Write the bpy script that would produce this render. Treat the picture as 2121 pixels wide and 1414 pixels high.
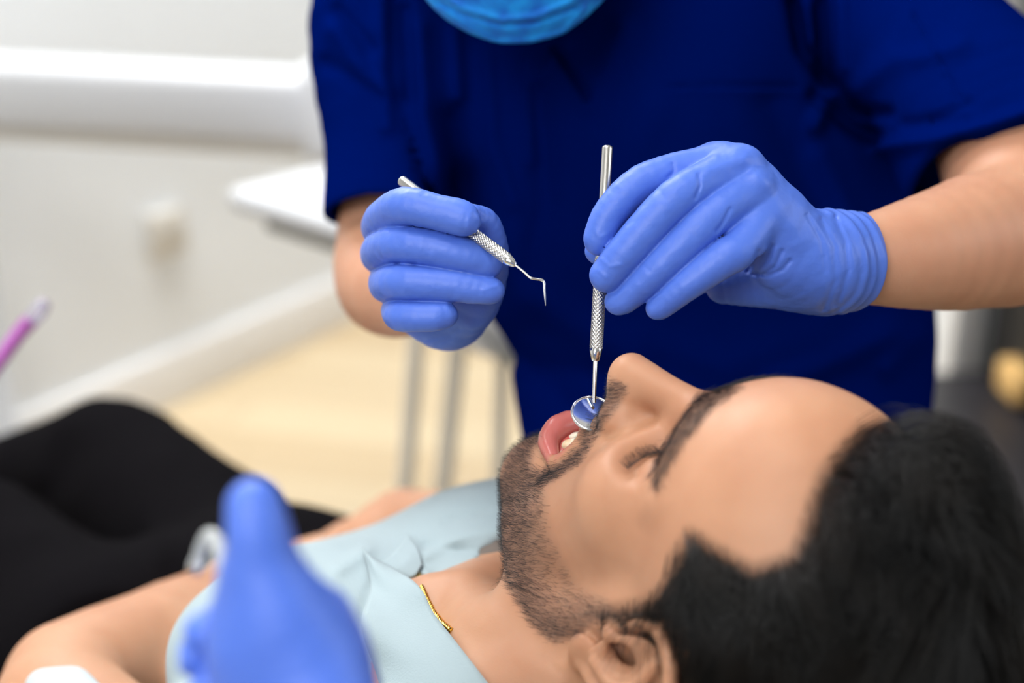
import bpy, math, random
import numpy as np
from mathutils import Vector
for o in list(bpy.data.objects): bpy.data.objects.remove(o, do_unlink=True)
S = bpy.context.scene; COL = S.collection
rng = np.random.default_rng(7); random.seed(7)

# ------------------------------------------------------------------ camera, world, light, exposure
K = 2946.0                     # focal length in pixels of the 2121 x 1414 frame (50 mm lens)
PITCH = math.radians(22); CAMZ = 125.0
cp, sp = math.cos(PITCH), math.sin(PITCH)
MW = np.array([[1, 0, 0], [0, sp, -cp], [0, cp, sp]])     # lens axes -> room axes
def W(P):                                                # cm in lens axes -> metres in the room
    P = np.atleast_2d(np.asarray(P, float)); return (P @ MW.T + np.array([0, 0, CAMZ])) * .01
def W1(P): return W(P)[0]
def c(px, py, d): return np.array([(px - 1060.5) / K * d, -(py - 707) / K * d, -float(d)])
cam = bpy.data.cameras.new('camera'); cam_o = bpy.data.objects.new('camera', cam); COL.objects.link(cam_o)
cam.sensor_width = 36; cam.lens = 36 * K / 2121; cam_o.location = (0, 0, CAMZ * .01)
cam_o.rotation_euler = (math.pi / 2 - PITCH, 0, 0); cam.clip_start = .02
cam.dof.use_dof = True; cam.dof.focus_distance = .742; cam.dof.aperture_fstop = 2.8
S.camera = cam_o
w = bpy.data.worlds.new('room_light'); S.world = w; w.use_nodes = True
w.node_tree.nodes['Background'].inputs[0].default_value = (.93, .97, 1.0, 1)
w.node_tree.nodes['Background'].inputs[1].default_value = .30
S.view_settings.view_transform = 'Standard'; S.view_settings.look = 'None'
S.view_settings.gamma = 1; S.view_settings.exposure = -0.15; S.view_settings.use_curve_mapping = False
def area(name, loc, target, size, size_y, power, col=(1, 1, 1)):
    l = bpy.data.lights.new(name, 'AREA'); l.shape = 'RECTANGLE'; l.size = size; l.size_y = size_y; l.energy = power; l.color = col
    o = bpy.data.objects.new(name, l); COL.objects.link(o); o.location = loc
    o.rotation_euler = (Vector(target) - Vector(loc)).to_track_quat('-Z', 'Y').to_euler(); return o
area('ceiling_panel_light', (-.45, .35, 2.62), (-.3, .6, 0), 1.2, .6, 20, (1, .985, .96))
area('ceiling_panel_light_far', (-.7, 2.3, 2.62), (-.9, 2.5, 0), 1.4, .8, 92, (1, .99, .97))
area('window_daylight', (2.1, .45, 1.9), (.35, 1.0, 1.1), 1.2, 1.1, 17, (.93, .97, 1))
area('glove_fill_light', (-.45, -.35, 1.7), (-.12, .42, 1.0), .6, .5, 11, (1, 1, 1))  # unseen fill light added to lighten the foreground glove
area('light_from_behind_camera', (-1.6, -1.6, 1.9), (0, .8, 1.0), 1.6, 1.4, 15, (1, .99, .97))  # unseen broad area light from behind the camera

# ------------------------------------------------------------------ tools
def tag(o, label=None, cat=None, group=None, kind=None):
    if label: o['label'] = label
    if cat: o['category'] = cat
    if group: o['group'] = group
    if kind: o['kind'] = kind
    return o
def empty(name, loc):
    o = bpy.data.objects.new(name, None); COL.objects.link(o); o.location = loc; o.empty_display_size = .05; return o
def mk(name, V, F, mat, parent=None, base=None, smooth=True, world=False, cols=None):
    """V in cm in lens axes (or metres in the room when world=True)"""
    V = np.asarray(V, float) if world else W(V)
    if parent is not None: org = np.array(parent_origin(parent))
    elif base is not None: org = np.array(base, float)
    else: org = np.array([(V[:, 0].min() + V[:, 0].max()) / 2, (V[:, 1].min() + V[:, 1].max()) / 2, V[:, 2].min()])
    me = bpy.data.meshes.new(name); V = V - org
    if isinstance(F, np.ndarray) and F.ndim == 2:
        n = F.shape[1]; me.vertices.add(len(V)); me.vertices.foreach_set('co', V.astype(np.float32).ravel())
        me.loops.add(F.size); me.loops.foreach_set('vertex_index', F.astype(np.int32).ravel())
        me.polygons.add(len(F)); me.polygons.foreach_set('loop_start', np.arange(0, F.size, n, dtype=np.int32))
        me.update(calc_edges=True)
    else: me.from_pydata([tuple(v) for v in V], [], [tuple(int(i) for i in f) for f in F])
    me.validate()
    if smooth: me.polygons.foreach_set('use_smooth', [True] * len(me.polygons))
    if cols is not None:
        for nm, cc in cols.items():
            a = me.attributes.new(nm, 'FLOAT', 'POINT'); a.data.foreach_set('value', np.asarray(cc, np.float32))
    for m in (mat if isinstance(mat, (list, tuple)) else [mat]): me.materials.append(m)
    o = bpy.data.objects.new(name, me); COL.objects.link(o)
    if parent is not None: o.parent = parent
    else: o.location = org
    return o
def parent_origin(p):
    l = Vector(p.location)
    while p.parent: p = p.parent; l += p.location
    return l

# ---- signed distance shapes (cm)
def seg(P, a, b, ra, rb):
    a = np.asarray(a, np.float32); b = np.asarray(b, np.float32); ab = b - a; L2 = float(ab @ ab) + 1e-9
    t = np.clip((P - a) @ ab / L2, 0, 1); q = P - a - t[:, None] * ab
    return np.sqrt((q * q).sum(1)) - (ra + (rb - ra) * t)
def ell(P, ctr, r, R=None):
    q = P - np.asarray(ctr, np.float32)
    if R is not None: q = q @ np.asarray(R, np.float32)
    r = np.asarray(r, np.float32); k0 = np.sqrt(((q / r) ** 2).sum(1)); k1 = np.sqrt(((q / (r * r)) ** 2).sum(1)) + 1e-6
    return np.where(k0 < .05, -r.min(), k0 * (k0 - 1) / k1)
def smin(a, b, k): h = np.maximum(k - np.abs(a - b), 0) / k; return np.minimum(a, b) - h * h * k * .25
def smax(a, b, k): return -smin(-a, -b, k)
def crom(A, m):
    A = np.asarray(A, float); n = len(A); out = []
    for s in np.linspace(0, n - 1, (n - 1) * m + 1):
        i = min(int(s), n - 2); u = s - i; p0 = A[i - 1] if i else 2 * A[0] - A[1]; p3 = A[i + 2] if i + 2 < n else 2 * A[n - 1] - A[n - 2]; p1, p2 = A[i], A[i + 1]
        out.append(.5 * ((2 * p1) + (-p0 + p2) * u + (2 * p0 - 5 * p1 + 4 * p2 - p3) * u * u + (-p0 + 3 * p1 - 3 * p2 + p3) * u ** 3))
    return np.array(out)
def chain(P, nodes, k=.25, m=4):
    """nodes (px, py, depth, radius in px)"""
    return chain3(P, [c(*n[:3]) for n in nodes], [n[3] * n[2] / K for n in nodes], k, m)
def chain3(P, pts, rs, k=.25, m=3):
    if len(pts) > 2:
        A = crom(np.column_stack([np.array(pts, float), rs]), m); pts = A[:, :3]; rs = A[:, 3]
    d = None
    for i in range(len(pts) - 1):
        e = seg(P, pts[i], pts[i + 1], float(rs[i]), float(rs[i + 1])); d = e if d is None else smin(d, e, .02)
    return d
def vnoise(P, s, seed=0):
    """smooth value noise in -1..1"""
    q = P * (1.0 / np.asarray(s, np.float32)) + seed * 17.13; i = np.floor(q).astype(np.int64); f = q - i; f = f * f * (3 - 2 * f)
    def h(x, y, z):
        n = (x * 374761393 + y * 668265263 + z * 2147483647 + seed * 1013904223) & 0xffffffff
        n = ((n ^ (n >> 13)) * 1274126177) & 0xffffffff; return ((n ^ (n >> 16)) & 0xffff) / 32767.5 - 1
    r = 0
    for dx in (0, 1):
        for dy in (0, 1):
            for dz in (0, 1):
                r = r + h(i[:, 0] + dx, i[:, 1] + dy, i[:, 2] + dz) * (f[:, 0] if dx else 1 - f[:, 0]) * (f[:, 1] if dy else 1 - f[:, 1]) * (f[:, 2] if dz else 1 - f[:, 2])
    return r
def surf(f, lo, hi, h, B=8, marg=1.0):
    """surface nets over blocks near the surface"""
    lo = np.asarray(lo, float); hi = np.asarray(hi, float); nb = np.maximum(np.ceil((hi - lo) / (h * B)).astype(int), 1); n = nb * B
    bi = np.stack(np.meshgrid(*[np.arange(k) for k in nb], indexing='ij'), -1).reshape(-1, 3)
    fc = f((lo + (bi + .5) * h * B).astype(np.float32)); F = np.empty(tuple(n), np.float32)
    F.reshape(nb[0], B, nb[1], B, nb[2], B)[:] = np.where(fc < 0, -9, 9).reshape(nb)[:, None, :, None, :, None]
    act = bi[np.abs(fc) < h * B * .87 * 1.35 + marg * h]
    loc = np.stack(np.meshgrid(*[np.arange(B)] * 3, indexing='ij'), -1).reshape(-1, 3)
    for s in range(0, len(act), 400):
        idx = (act[s:s + 400, None, :] * B + loc[None]).reshape(-1, 3)
        F[idx[:, 0], idx[:, 1], idx[:, 2]] = f((lo + idx * h).astype(np.float32))
    s = F < 0; X, Y, Z = n - 1
    corner = lambda A, i, j, k: A[i:i + X, j:j + Y, k:k + Z]
    cnt = sum(corner(s, i, j, k).astype(np.int8) for i in (0, 1) for j in (0, 1) for k in (0, 1))
    cells = np.argwhere((cnt > 0) & (cnt < 8)); vid = -np.ones((X, Y, Z), np.int32); vid[tuple(cells.T)] = np.arange(len(cells))
    acc = np.zeros((len(cells), 3)); num = np.zeros(len(cells))
    for ax in range(3):
        for a in (0, 1):
            for b in (0, 1):
                o0 = [0, 0, 0]; o1 = [0, 0, 0]; oth = [q for q in range(3) if q != ax]; o0[oth[0]] = a; o0[oth[1]] = b; o1[:] = o0; o1[ax] = 1
                f0 = F[tuple((cells + o0).T)]; f1 = F[tuple((cells + o1).T)]; m = (f0 < 0) != (f1 < 0)
                t = np.where(m, f0 / np.where(m, f0 - f1, 1), 0); p = cells + np.array(o0) + 0.0; p[:, ax] += t
                acc[m] += p[m]; num += m
    V = lo + acc / num[:, None] * h; Q = []
    for ax in range(3):
        u, v = [(1, 2), (2, 0), (0, 1)][ax]
        sl0 = [slice(1, None)] * 3; sl1 = [slice(1, None)] * 3; sl0[ax] = slice(0, -1); sl1[ax] = slice(1, None)
        lim = [X, Y, Z]
        A0 = s[tuple(slice(1, lim[q]) if q != ax else slice(0, lim[q]) for q in range(3))]
        A1 = s[tuple(slice(1, lim[q]) if q != ax else slice(1, lim[q] + 1) for q in range(3))]
        e = np.argwhere(A0 != A1); 
        if not len(e): continue
        base = e.copy(); base[:, u] += 1; base[:, v] += 1; inside = A0[tuple(e.T)]
        def at(du, dv): q = base.copy(); q[:, u] -= du; q[:, v] -= dv; return vid[tuple(q.T)]
        q = np.stack([at(1, 1), at(0, 1), at(0, 0), at(1, 0)], 1); q[~inside] = q[~inside][:, ::-1]; Q.append(q)
    Q = np.concatenate(Q); Q = Q[(Q >= 0).all(1)]
    for it in range(2):
        e = .35 * h; V32 = V.astype(np.float32); f0 = f(V32); g = np.stack([f((V + d).astype(np.float32)) - f((V - d).astype(np.float32)) for d in np.eye(3) * e], 1) / (2 * e)
        gn = np.maximum((g * g).sum(1), .15); V = V - np.clip(f0 / gn, -h * .6, h * .6)[:, None] * g
    return V, Q
def grad(f, V, e=.05):
    g = np.stack([f((V + d).astype(np.float32)) - f((V - d).astype(np.float32)) for d in np.eye(3) * e], 1); return g / (np.linalg.norm(g, axis=1)[:, None] + 1e-9)

# ---- plain meshes
def join(parts):
    V = []; F = []; o = 0
    for v, f in parts: V += [tuple(x) for x in v]; F += [tuple(i + o for i in q) for q in f]; o += len(v)
    return np.array(V), F
def box(lo, hi, bev=0.0, seg_=3):
    """rounded box in its own axes"""
    import bmesh
    bm = bmesh.new(); bmesh.ops.create_cube(bm, size=1)
    lo = np.array(lo, float); hi = np.array(hi, float)
    for v in bm.verts: v.co = Vector(((v.co.x + .5) * (hi - lo)[0] + lo[0], (v.co.y + .5) * (hi - lo)[1] + lo[1], (v.co.z + .5) * (hi - lo)[2] + lo[2]))
    if bev: bmesh.ops.bevel(bm, geom=bm.edges[:], offset=bev, segments=seg_, profile=.5, affect='EDGES')
    bm.verts.index_update(); V = [tuple(v.co) for v in bm.verts]; F = [tuple(v.index for v in f.verts) for f in bm.faces]; bm.free(); return V, F
def tube(pts, rs, n=24, cap=True, smoothn=0):
    pts = [np.asarray(p, float) for p in pts]; rs = list(rs)
    if smoothn:
        P = np.array(pts); t = np.linspace(0, len(P) - 1, smoothn); out = []; ro = []
        for s in t:
            i = min(int(s), len(P) - 2); u = s - i; p0, p1, p2, p3 = P[max(i - 1, 0)], P[i], P[i + 1], P[min(i + 2, len(P) - 1)]
            out.append(.5 * ((2 * p1) + (-p0 + p2) * u + (2 * p0 - 5 * p1 + 4 * p2 - p3) * u * u + (-p0 + 3 * p1 - 3 * p2 + p3) * u ** 3)); ro.append(rs[i] * (1 - u) + rs[i + 1] * u)
        pts, rs = out, ro
    V = []; F = []; up = None
    for i, p in enumerate(pts):
        a = pts[max(i - 1, 0)]; b = pts[min(i + 1, len(pts) - 1)]; d = b - a; d = d / (np.linalg.norm(d) + 1e-9)
        if up is None: up = np.cross(d, [0, 0, 1.0]) if abs(d[2]) < .9 else np.cross(d, [1.0, 0, 0])
        up = up - d * (up @ d); up /= np.linalg.norm(up); w_ = np.cross(d, up)
        for k in range(n): t = 2 * math.pi * k / n; V.append(p + rs[i] * (math.cos(t) * up + math.sin(t) * w_))
    for i in range(len(pts) - 1):
        for k in range(n): F.append((i * n + k, i * n + (k + 1) % n, (i + 1) * n + (k + 1) % n, (i + 1) * n + k))
    if cap:
        m0 = len(V); e = (len(pts) - 1) * n; V += V[:n] + V[e:e + n]; F.append(tuple(m0 + k for k in range(n))[::-1]); F.append(tuple(m0 + n + k for k in range(n)))
    return V, F
def sheet(rows, thick=.12, sub=6, world=False):
    """a cloth panel through a grid of control points, with thickness"""
    A = np.array(rows, float); 
    def dens(A, ax):
        A = np.moveaxis(A, ax, 0); n = len(A); t = np.linspace(0, n - 1, (n - 1) * sub + 1); out = []
        for s in t:
            i = min(int(s), n - 2); u = s - i; p0, p1, p2, p3 = (A[i] * 2 - A[i + 1]) if i == 0 else A[i - 1], A[i], A[i + 1], (A[i + 1] * 2 - A[i]) if i + 2 >= n else A[i + 2]
            out.append(.5 * ((2 * p1) + (-p0 + p2) * u + (2 * p0 - 5 * p1 + 4 * p2 - p3) * u * u + (-p0 + 3 * p1 - 3 * p2 + p3) * u ** 3))
        return np.moveaxis(np.array(out), 0, ax)
    A = dens(dens(A, 0), 1); a, b = A.shape[:2]
    du = np.gradient(A, axis=0); dv = np.gradient(A, axis=1); N = np.cross(du, dv); N /= np.linalg.norm(N, axis=2)[..., None] + 1e-9
    T = (A + N * thick / 2).reshape(-1, 3); Bm = (A - N * thick / 2).reshape(-1, 3); n = a * b; V = np.concatenate([T, Bm]); F = []
    for i in range(a - 1):
        for j in range(b - 1):
            q = (i * b + j, i * b + j + 1, (i + 1) * b + j + 1, (i + 1) * b + j); F.append(q); F.append(tuple(x + n for x in q)[::-1])
    rim = [j for j in range(b)] + [i * b + b - 1 for i in range(1, a)] + [(a - 1) * b + j for j in range(b - 2, -1, -1)] + [i * b for i in range(a - 2, 0, -1)]
    for k in range(len(rim)): p, q = rim[k], rim[(k + 1) % len(rim)]; F.append((q, p, p + n, q + n))
    return V, F

# ------------------------------------------------------------------ materials
def srgb(r, g, b): return tuple(((x / 255 + .055) / 1.055) ** 2.4 if x > 10 else x / 255 / 12.92 for x in (r, g, b)) + (1,)
def mat(name, col, rough=.5, metal=0, **kw):
    m = bpy.data.materials.new(name); m.use_nodes = True; b = m.node_tree.nodes['Principled BSDF']
    b.inputs['Base Color'].default_value = col; b.inputs['Roughness'].default_value = rough; b.inputs['Metallic'].default_value = metal
    for k_, v in kw.items(): b.inputs[k_.replace('_', ' ')].default_value = v
    return m
def nd(m, t, **kw):
    n = m.node_tree.nodes.new(t)
    for k_, v in kw.items(): setattr(n, k_, v)
    return n
def lk(m, a, b): m.node_tree.links.new(a, b)
def bump(m, scale, strength, dist, stretch=None, detail=3, prev=None, kind='noise', rot=(0, 0, 0)):
    tc = nd(m, 'ShaderNodeTexCoord'); mp = nd(m, 'ShaderNodeMapping'); lk(m, tc.outputs['Object'], mp.inputs[0]); mp.inputs['Rotation'].default_value = rot
    if stretch: mp.inputs['Scale'].default_value = stretch
    if kind == 'noise': n = nd(m, 'ShaderNodeTexNoise'); n.inputs['Scale'].default_value = scale; n.inputs['Detail'].default_value = detail; out = n.outputs[0]
    elif kind == 'voronoi': n = nd(m, 'ShaderNodeTexVoronoi'); n.inputs['Scale'].default_value = scale; out = n.outputs['Distance']
    else: n = nd(m, 'ShaderNodeTexWave'); n.inputs['Scale'].default_value = scale; n.inputs['Distortion'].default_value = detail; out = n.outputs['Fac']
    lk(m, mp.outputs[0], n.inputs['Vector']); b = nd(m, 'ShaderNodeBump'); b.inputs['Strength'].default_value = strength; b.inputs['Distance'].default_value = dist
    lk(m, out, b.inputs['Height'])
    if prev: lk(m, prev.outputs[0], b.inputs['Normal'])
    lk(m, b.outputs[0], m.node_tree.nodes['Principled BSDF'].inputs['Normal']); return b
def noisecol(m, c1, c2, scale, detail=4, stretch=None, lo=.35, hi=.65):
    tc = nd(m, 'ShaderNodeTexCoord'); mp = nd(m, 'ShaderNodeMapping'); lk(m, tc.outputs['Object'], mp.inputs[0])
    if stretch: mp.inputs['Scale'].default_value = stretch
    n = nd(m, 'ShaderNodeTexNoise'); n.inputs['Scale'].default_value = scale; n.inputs['Detail'].default_value = detail; lk(m, mp.outputs[0], n.inputs['Vector'])
    r = nd(m, 'ShaderNodeValToRGB'); r.color_ramp.elements[0].position = lo; r.color_ramp.elements[1].position = hi
    r.color_ramp.elements[0].color = c1; r.color_ramp.elements[1].color = c2; lk(m, n.outputs[0], r.inputs[0]); return r
def setcol(m, sock): lk(m, sock, m.node_tree.nodes['Principled BSDF'].inputs['Base Color'])

M_glove = mat('blue_nitrile', srgb(78, 113, 208), .45, Subsurface_Weight=.12, Subsurface_Scale=.01); M_glove.node_tree.nodes['Principled BSDF'].inputs['Specular IOR Level'].default_value = .38
M_glove.node_tree.nodes['Principled BSDF'].inputs['Subsurface Radius'].default_value = (.3, .4, 1)
b_ = bump(M_glove, 900, .10, .0004, detail=2); bump(M_glove, 160, .35, .0012, stretch=(1, 1, 1), detail=2, prev=b_)
M_scrub = mat('royal_blue_cotton', (0, .0052, .088, 1), .75); M_scrub.node_tree.nodes['Principled BSDF'].inputs['Specular IOR Level'].default_value = 0
bump(M_scrub, 60, .25, .003, detail=3)
M_mask = mat('mask_cloth', srgb(0, 140, 215), .8, Subsurface_Weight=.15, Subsurface_Scale=.01); setcol(M_mask, noisecol(M_mask, srgb(0, 104, 200), srgb(8, 150, 232), 70, 5).outputs[0]); bump(M_mask, 700, .3, .0006)
def skin(name, base, dark, scale=14):
    m = mat(name, base, .48, Subsurface_Weight=.25, Subsurface_Scale=.012); b = m.node_tree.nodes['Principled BSDF']; b.inputs['Subsurface Radius'].default_value = (1, .35, .2)
    b.inputs['Specular IOR Level'].default_value = .28
    r = noisecol(m, base, dark, scale, 4, lo=.4, hi=.75); last = r.outputs[0]
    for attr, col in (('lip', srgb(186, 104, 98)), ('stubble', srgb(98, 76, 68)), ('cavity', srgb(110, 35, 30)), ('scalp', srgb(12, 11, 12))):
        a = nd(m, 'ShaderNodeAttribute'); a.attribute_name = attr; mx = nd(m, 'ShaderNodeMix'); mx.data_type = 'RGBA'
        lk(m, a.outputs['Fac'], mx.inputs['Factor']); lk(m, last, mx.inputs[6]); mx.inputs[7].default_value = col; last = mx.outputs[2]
    a = nd(m, 'ShaderNodeAttribute'); a.attribute_name = 'lip'; mr = nd(m, 'ShaderNodeMapRange'); lk(m, a.outputs['Fac'], mr.inputs[0]); mr.inputs[3].default_value = .48; mr.inputs[4].default_value = .24; lk(m, mr.outputs[0], b.inputs['Roughness'])
    setcol(m, last); bump(m, 700, .15, .0004, detail=4); return m
M_skin_p = skin('patient_skin', srgb(188, 141, 111), srgb(170, 119, 90)); M_skin_d = skin('dentist_skin', srgb(196, 146, 118), srgb(180, 125, 98))
M_shirt = mat('pale_blue_linen', srgb(154, 171, 177), .85, Sheen_Weight=.1); bump(M_shirt, 900, .35, .0006, kind='noise', detail=1)
M_pants = mat('black_trousers', (.0045, .004, .005, 1), .9); M_pants.node_tree.nodes['Principled BSDF'].inputs['Specular IOR Level'].default_value = .02
M_metal = mat('brushed_steel', (.62, .61, .58, 1), .26, 1); M_chrome = mat('polished_steel', (.85, .85, .85, 1), .12, 1)
M_knurl = mat('knurled_steel', (.56, .55, .53, 1), .3, 1)
M_mirror = mat('mirror_face', (.95, .95, .97, 1), .01, 1)
M_gold = mat('gold', (.9, .55, .12, 1), .25, 1)
M_tooth = mat('tooth_enamel', srgb(236, 226, 200), .25, Subsurface_Weight=.3, Subsurface_Scale=.004); setcol(M_tooth, noisecol(M_tooth, srgb(232, 226, 208), srgb(214, 178, 112), 90, 2, lo=.5, hi=.8).outputs[0])
M_gum = mat('gum_flesh', srgb(190, 95, 88), .25, Subsurface_Weight=.3, Subsurface_Scale=.006)
M_hair = mat('black_hair', (.001, .001, .001, 1), .32); M_hair.node_tree.nodes['Principled BSDF'].inputs['Specular IOR Level'].default_value = .35; setcol(M_hair, noisecol(M_hair, (.0008, .0008, .001, 1), (.006, .0035, .002, 1), 40, 3, lo=.45, hi=.75).outputs[0]); M_beard = mat('beard_hair', (.012, .01, .012, 1), .5)
M_wall = mat('painted_wall', srgb(228, 232, 236), .7); M_white = mat('white_lacquer', srgb(198, 200, 204), .4); M_trim = mat('white_trim', srgb(232, 232, 232), .4)
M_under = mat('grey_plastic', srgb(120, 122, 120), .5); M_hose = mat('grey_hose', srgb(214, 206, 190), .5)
M_floor = mat('pale_oak_floor', srgb(216, 196, 158), .45); M_dark = mat('black_laminate', srgb(14, 14, 16), .35); M_vinyl = mat('dark_grey_vinyl', srgb(44, 42, 46), .5)
M_purple = mat('purple_plastic', srgb(176, 96, 178), .3); M_clear = mat('clear_plastic', srgb(225, 222, 240), .1, Transmission_Weight=.6)
M_amber = mat('amber_wood', srgb(236, 190, 120), .5); M_clearg = mat('clear_grey_plastic', srgb(200, 205, 206), .15, Transmission_Weight=.4)
M_rim = mat('window_frame_paint', srgb(230, 230, 230), .4)
# floor boards
tc = nd(M_floor, 'ShaderNodeTexCoord'); br = nd(M_floor, 'ShaderNodeTexBrick'); mp = nd(M_floor, 'ShaderNodeMapping'); mp.inputs['Rotation'].default_value = (0, 0, math.radians(14)); lk(M_floor, tc.outputs['Object'], mp.inputs[0]); lk(M_floor, mp.outputs[0], br.inputs[0])
br.inputs['Scale'].default_value = 1; br.inputs['Brick Width'].default_value = 1.2; br.inputs['Row Height'].default_value = .16; br.inputs['Mortar Size'].default_value = .002
br.inputs['Color1'].default_value = srgb(206, 187, 154); br.inputs['Color2'].default_value = srgb(194, 172, 138); br.inputs['Mortar'].default_value = srgb(180, 155, 120); setcol(M_floor, br.outputs[0])
def hair_curves(name, roots, steps, m, parent, r0=.004, r1=.001):
    """roots (n,3), steps list of (n,3) following points; cm in lens axes; radii in cm"""
    n = len(roots); k = len(steps) + 1; P = np.stack([roots] + steps, 1).reshape(-1, 3)
    hc = bpy.data.hair_curves.new(name); hc.add_curves([k] * n)
    pos = (W(P) - np.array(parent_origin(parent))).astype(np.float32)
    hc.attributes['position'].data.foreach_set('vector', pos.ravel()) if 'position' in hc.attributes else hc.points.foreach_set('position', pos.ravel())
    ra = hc.attributes.get('radius') or hc.attributes.new('radius', 'FLOAT', 'POINT')
    ra.data.foreach_set('value', np.tile(np.linspace(r0, r1, k) * .01, n).astype(np.float32))
    hc.materials.append(m); o = bpy.data.objects.new(name, hc); COL.objects.link(o); o.parent = parent; return o
def inpoly(px, py, poly):
    ins = np.zeros(len(px), bool); n = len(poly); j = n - 1
    for i in range(n):
        xi, yi = poly[i]; xj, yj = poly[j]
        cnd = ((yi > py) != (yj > py)) & (px < (xj - xi) * (py - yi) / (yj - yi + 1e-12) + xi); ins ^= cnd; j = i
    return ins
def polydist(px, py, poly):
    """signed distance in px to a polygon outline, positive inside"""
    d = np.full(len(px), 1e9); n = len(poly)
    for i in range(n):
        a = np.array(poly[i], float); b = np.array(poly[(i + 1) % n], float); ab = b - a
        t = np.clip(((px - a[0]) * ab[0] + (py - a[1]) * ab[1]) / (ab @ ab + 1e-9), 0, 1)
        d = np.minimum(d, np.hypot(px - a[0] - t * ab[0], py - a[1] - t * ab[1]))
    return np.where(inpoly(px, py, poly), d, -d)
def sample(V, Q, n, wgt=None):
    T = np.concatenate([Q[:, [0, 1, 2]], Q[:, [0, 2, 3]]]); A = V[T]; ar = np.linalg.norm(np.cross(A[:, 1] - A[:, 0], A[:, 2] - A[:, 0]), axis=1)
    if wgt is not None: ar = ar * wgt[T].mean(1)
    t = rng.choice(len(T), n, p=ar / ar.sum()); u = np.sqrt(rng.random(n)); v = rng.random(n)
    return A[t, 0] * (1 - u)[:, None] + A[t, 1] * (u * (1 - v))[:, None] + A[t, 2] * (u * v)[:, None]
def hit(f, px, py, d0=55., d1=150.):
    ds = np.arange(d0, d1, .25); r = np.array([(px - 1060.5) / K, -(py - 707) / K, -1.0]); v = f((r[None] * ds[:, None]).astype(np.float32)); i = np.argmax(v < 0); return ds[i] if (v < 0).any() else d1
# ------------------------------------------------------------------ room
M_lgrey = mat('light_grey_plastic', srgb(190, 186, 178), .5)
def ray(px, py): return MW @ np.array([(px - 1060.5) / K, -(py - 707) / K, -1.0])
def onfloor(px, py): r = ray(px, py); return r * (-CAMZ * .01 / r[2]) + [0, 0, CAMZ * .01]
A0 = onfloor(300, 860); A1 = onfloor(740, 655); wd = (A1 - A0) / np.linalg.norm(A1 - A0); wn = np.array([wd[1], -wd[0], 0])  # wn points into the room
def onwall(px, py, off=0): r = ray(px, py); o = np.array([0, 0, CAMZ * .01]); t = ((A0 + wn * off - o) @ wn) / (r @ wn); return o + r * t
def obb(name, ctr, ax, half, m, parent=None, bev=.01, **kw):
    V, F = box([-h for h in half], half, bev); V = np.array(V) @ np.array(ax) + np.array(ctr); return mk(name, V, F, m, parent, world=True, **kw)
def struct(o): o['kind'] = 'structure'; return o
Z3 = np.array([0, 0, 1.0]); H = 2.7
cor = A0 + wd * 2.55; far = A0 - wd * 3.6
wl = np.linalg.norm(cor - far); mid = (cor + far) / 2
struct(obb('wall_left', mid - wn * .05 + Z3 * H / 2, [wd, wn, Z3], [wl / 2, .05, H / 2], M_wall, bev=0, smooth=False))
struct(obb('baseboard_left', mid + wn * .006 + Z3 * .06, [wd, wn, Z3], [wl / 2, .008, .06], M_trim, bev=.004))
post = np.array([.885, 2.62, 0]); pd = post - cor; pl = np.linalg.norm(pd); pd = pd / pl; pn = np.array([-pd[1], pd[0], 0])
if pn[1] > 0: pn = -pn
struct(obb('wall_back', cor + pd * (pl / 2) - pn * .05 + Z3 * H / 2, [pd, pn, Z3], [pl / 2, .05, H / 2], M_wall, bev=0, smooth=False))
struct(obb('trim_1', post + Z3 * H / 2 + pd * .02, [pd, pn, Z3], [.022, .03, H / 2], M_trim, bev=.006))
fl = [(-4.2, -2.2), (4.2, -2.2), (4.2, 5.6), (-4.2, 5.6)]
V = [(x, y, 0) for x, y in fl] + [(x, y, -.06) for x, y in fl]
struct(mk('floor', V, [(0, 1, 2, 3), (7, 6, 5, 4), (0, 4, 5, 1), (1, 5, 6, 2), (2, 6, 7, 3), (3, 7, 4, 0)], M_floor, world=True, smooth=False, base=(0, 0, 0)))
V = [(x, y, H) for x, y in fl] + [(x, y, H + .06) for x, y in fl]
struct(mk('ceiling', V, [(3, 2, 1, 0), (4, 5, 6, 7), (1, 5, 4, 0), (2, 6, 5, 1), (3, 7, 6, 2), (0, 4, 7, 3)], M_wall, world=True, smooth=False, base=(0, 0, H)))
# black tall cabinet right of the white post, its counter and a wooden box
q0 = post + pd * .05
t = empty('storage_cabinet', tuple(q0 + pd * .8)); tag(t, 'tall black storage unit beside the white post behind the dentist', 'cabinet')
obb('cabinet_body', q0 + pd * .8 - pn * .25 + Z3 * 1.1, [pd, pn, Z3], [.78, .22, 1.1], M_dark, t)
for k in range(2): obb('cabinet_door', q0 + pd * (.4 + .79 * k) - pn * .015 + Z3 * 1.55, [pd, pn, Z3], [.385, .012, .62], M_dark, t)
ct = q0 + pd * .8 + pn * .14
b0 = W1(c(2064, 818, 268)); hz = float(b0[2])
obb('countertop', np.array([ct[0], ct[1], hz - .022]), [pd, pn, Z3], [.78, .17, .03], M_vinyl, t)
for k in range(2): d_ = obb('drawer_front', np.array([ct[0], ct[1], hz / 2 - .03]) + pd * (-.39 + .78 * k) + pn * .13, [pd, pn, Z3], [.385, .012, hz / 2 - .04], M_vinyl, t)
bx = c(2160, 768, 262); bw = W1(bx); bw[2] = hz + .012; bw += pn * .03; pass
ob = obb('wooden_box', bw + Z3 * .036, [pd, pn, Z3], [.045, .04, .033], M_amber, bev=.012); tag(ob, 'small honey-coloured wooden box on the dark counter', 'box')
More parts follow.
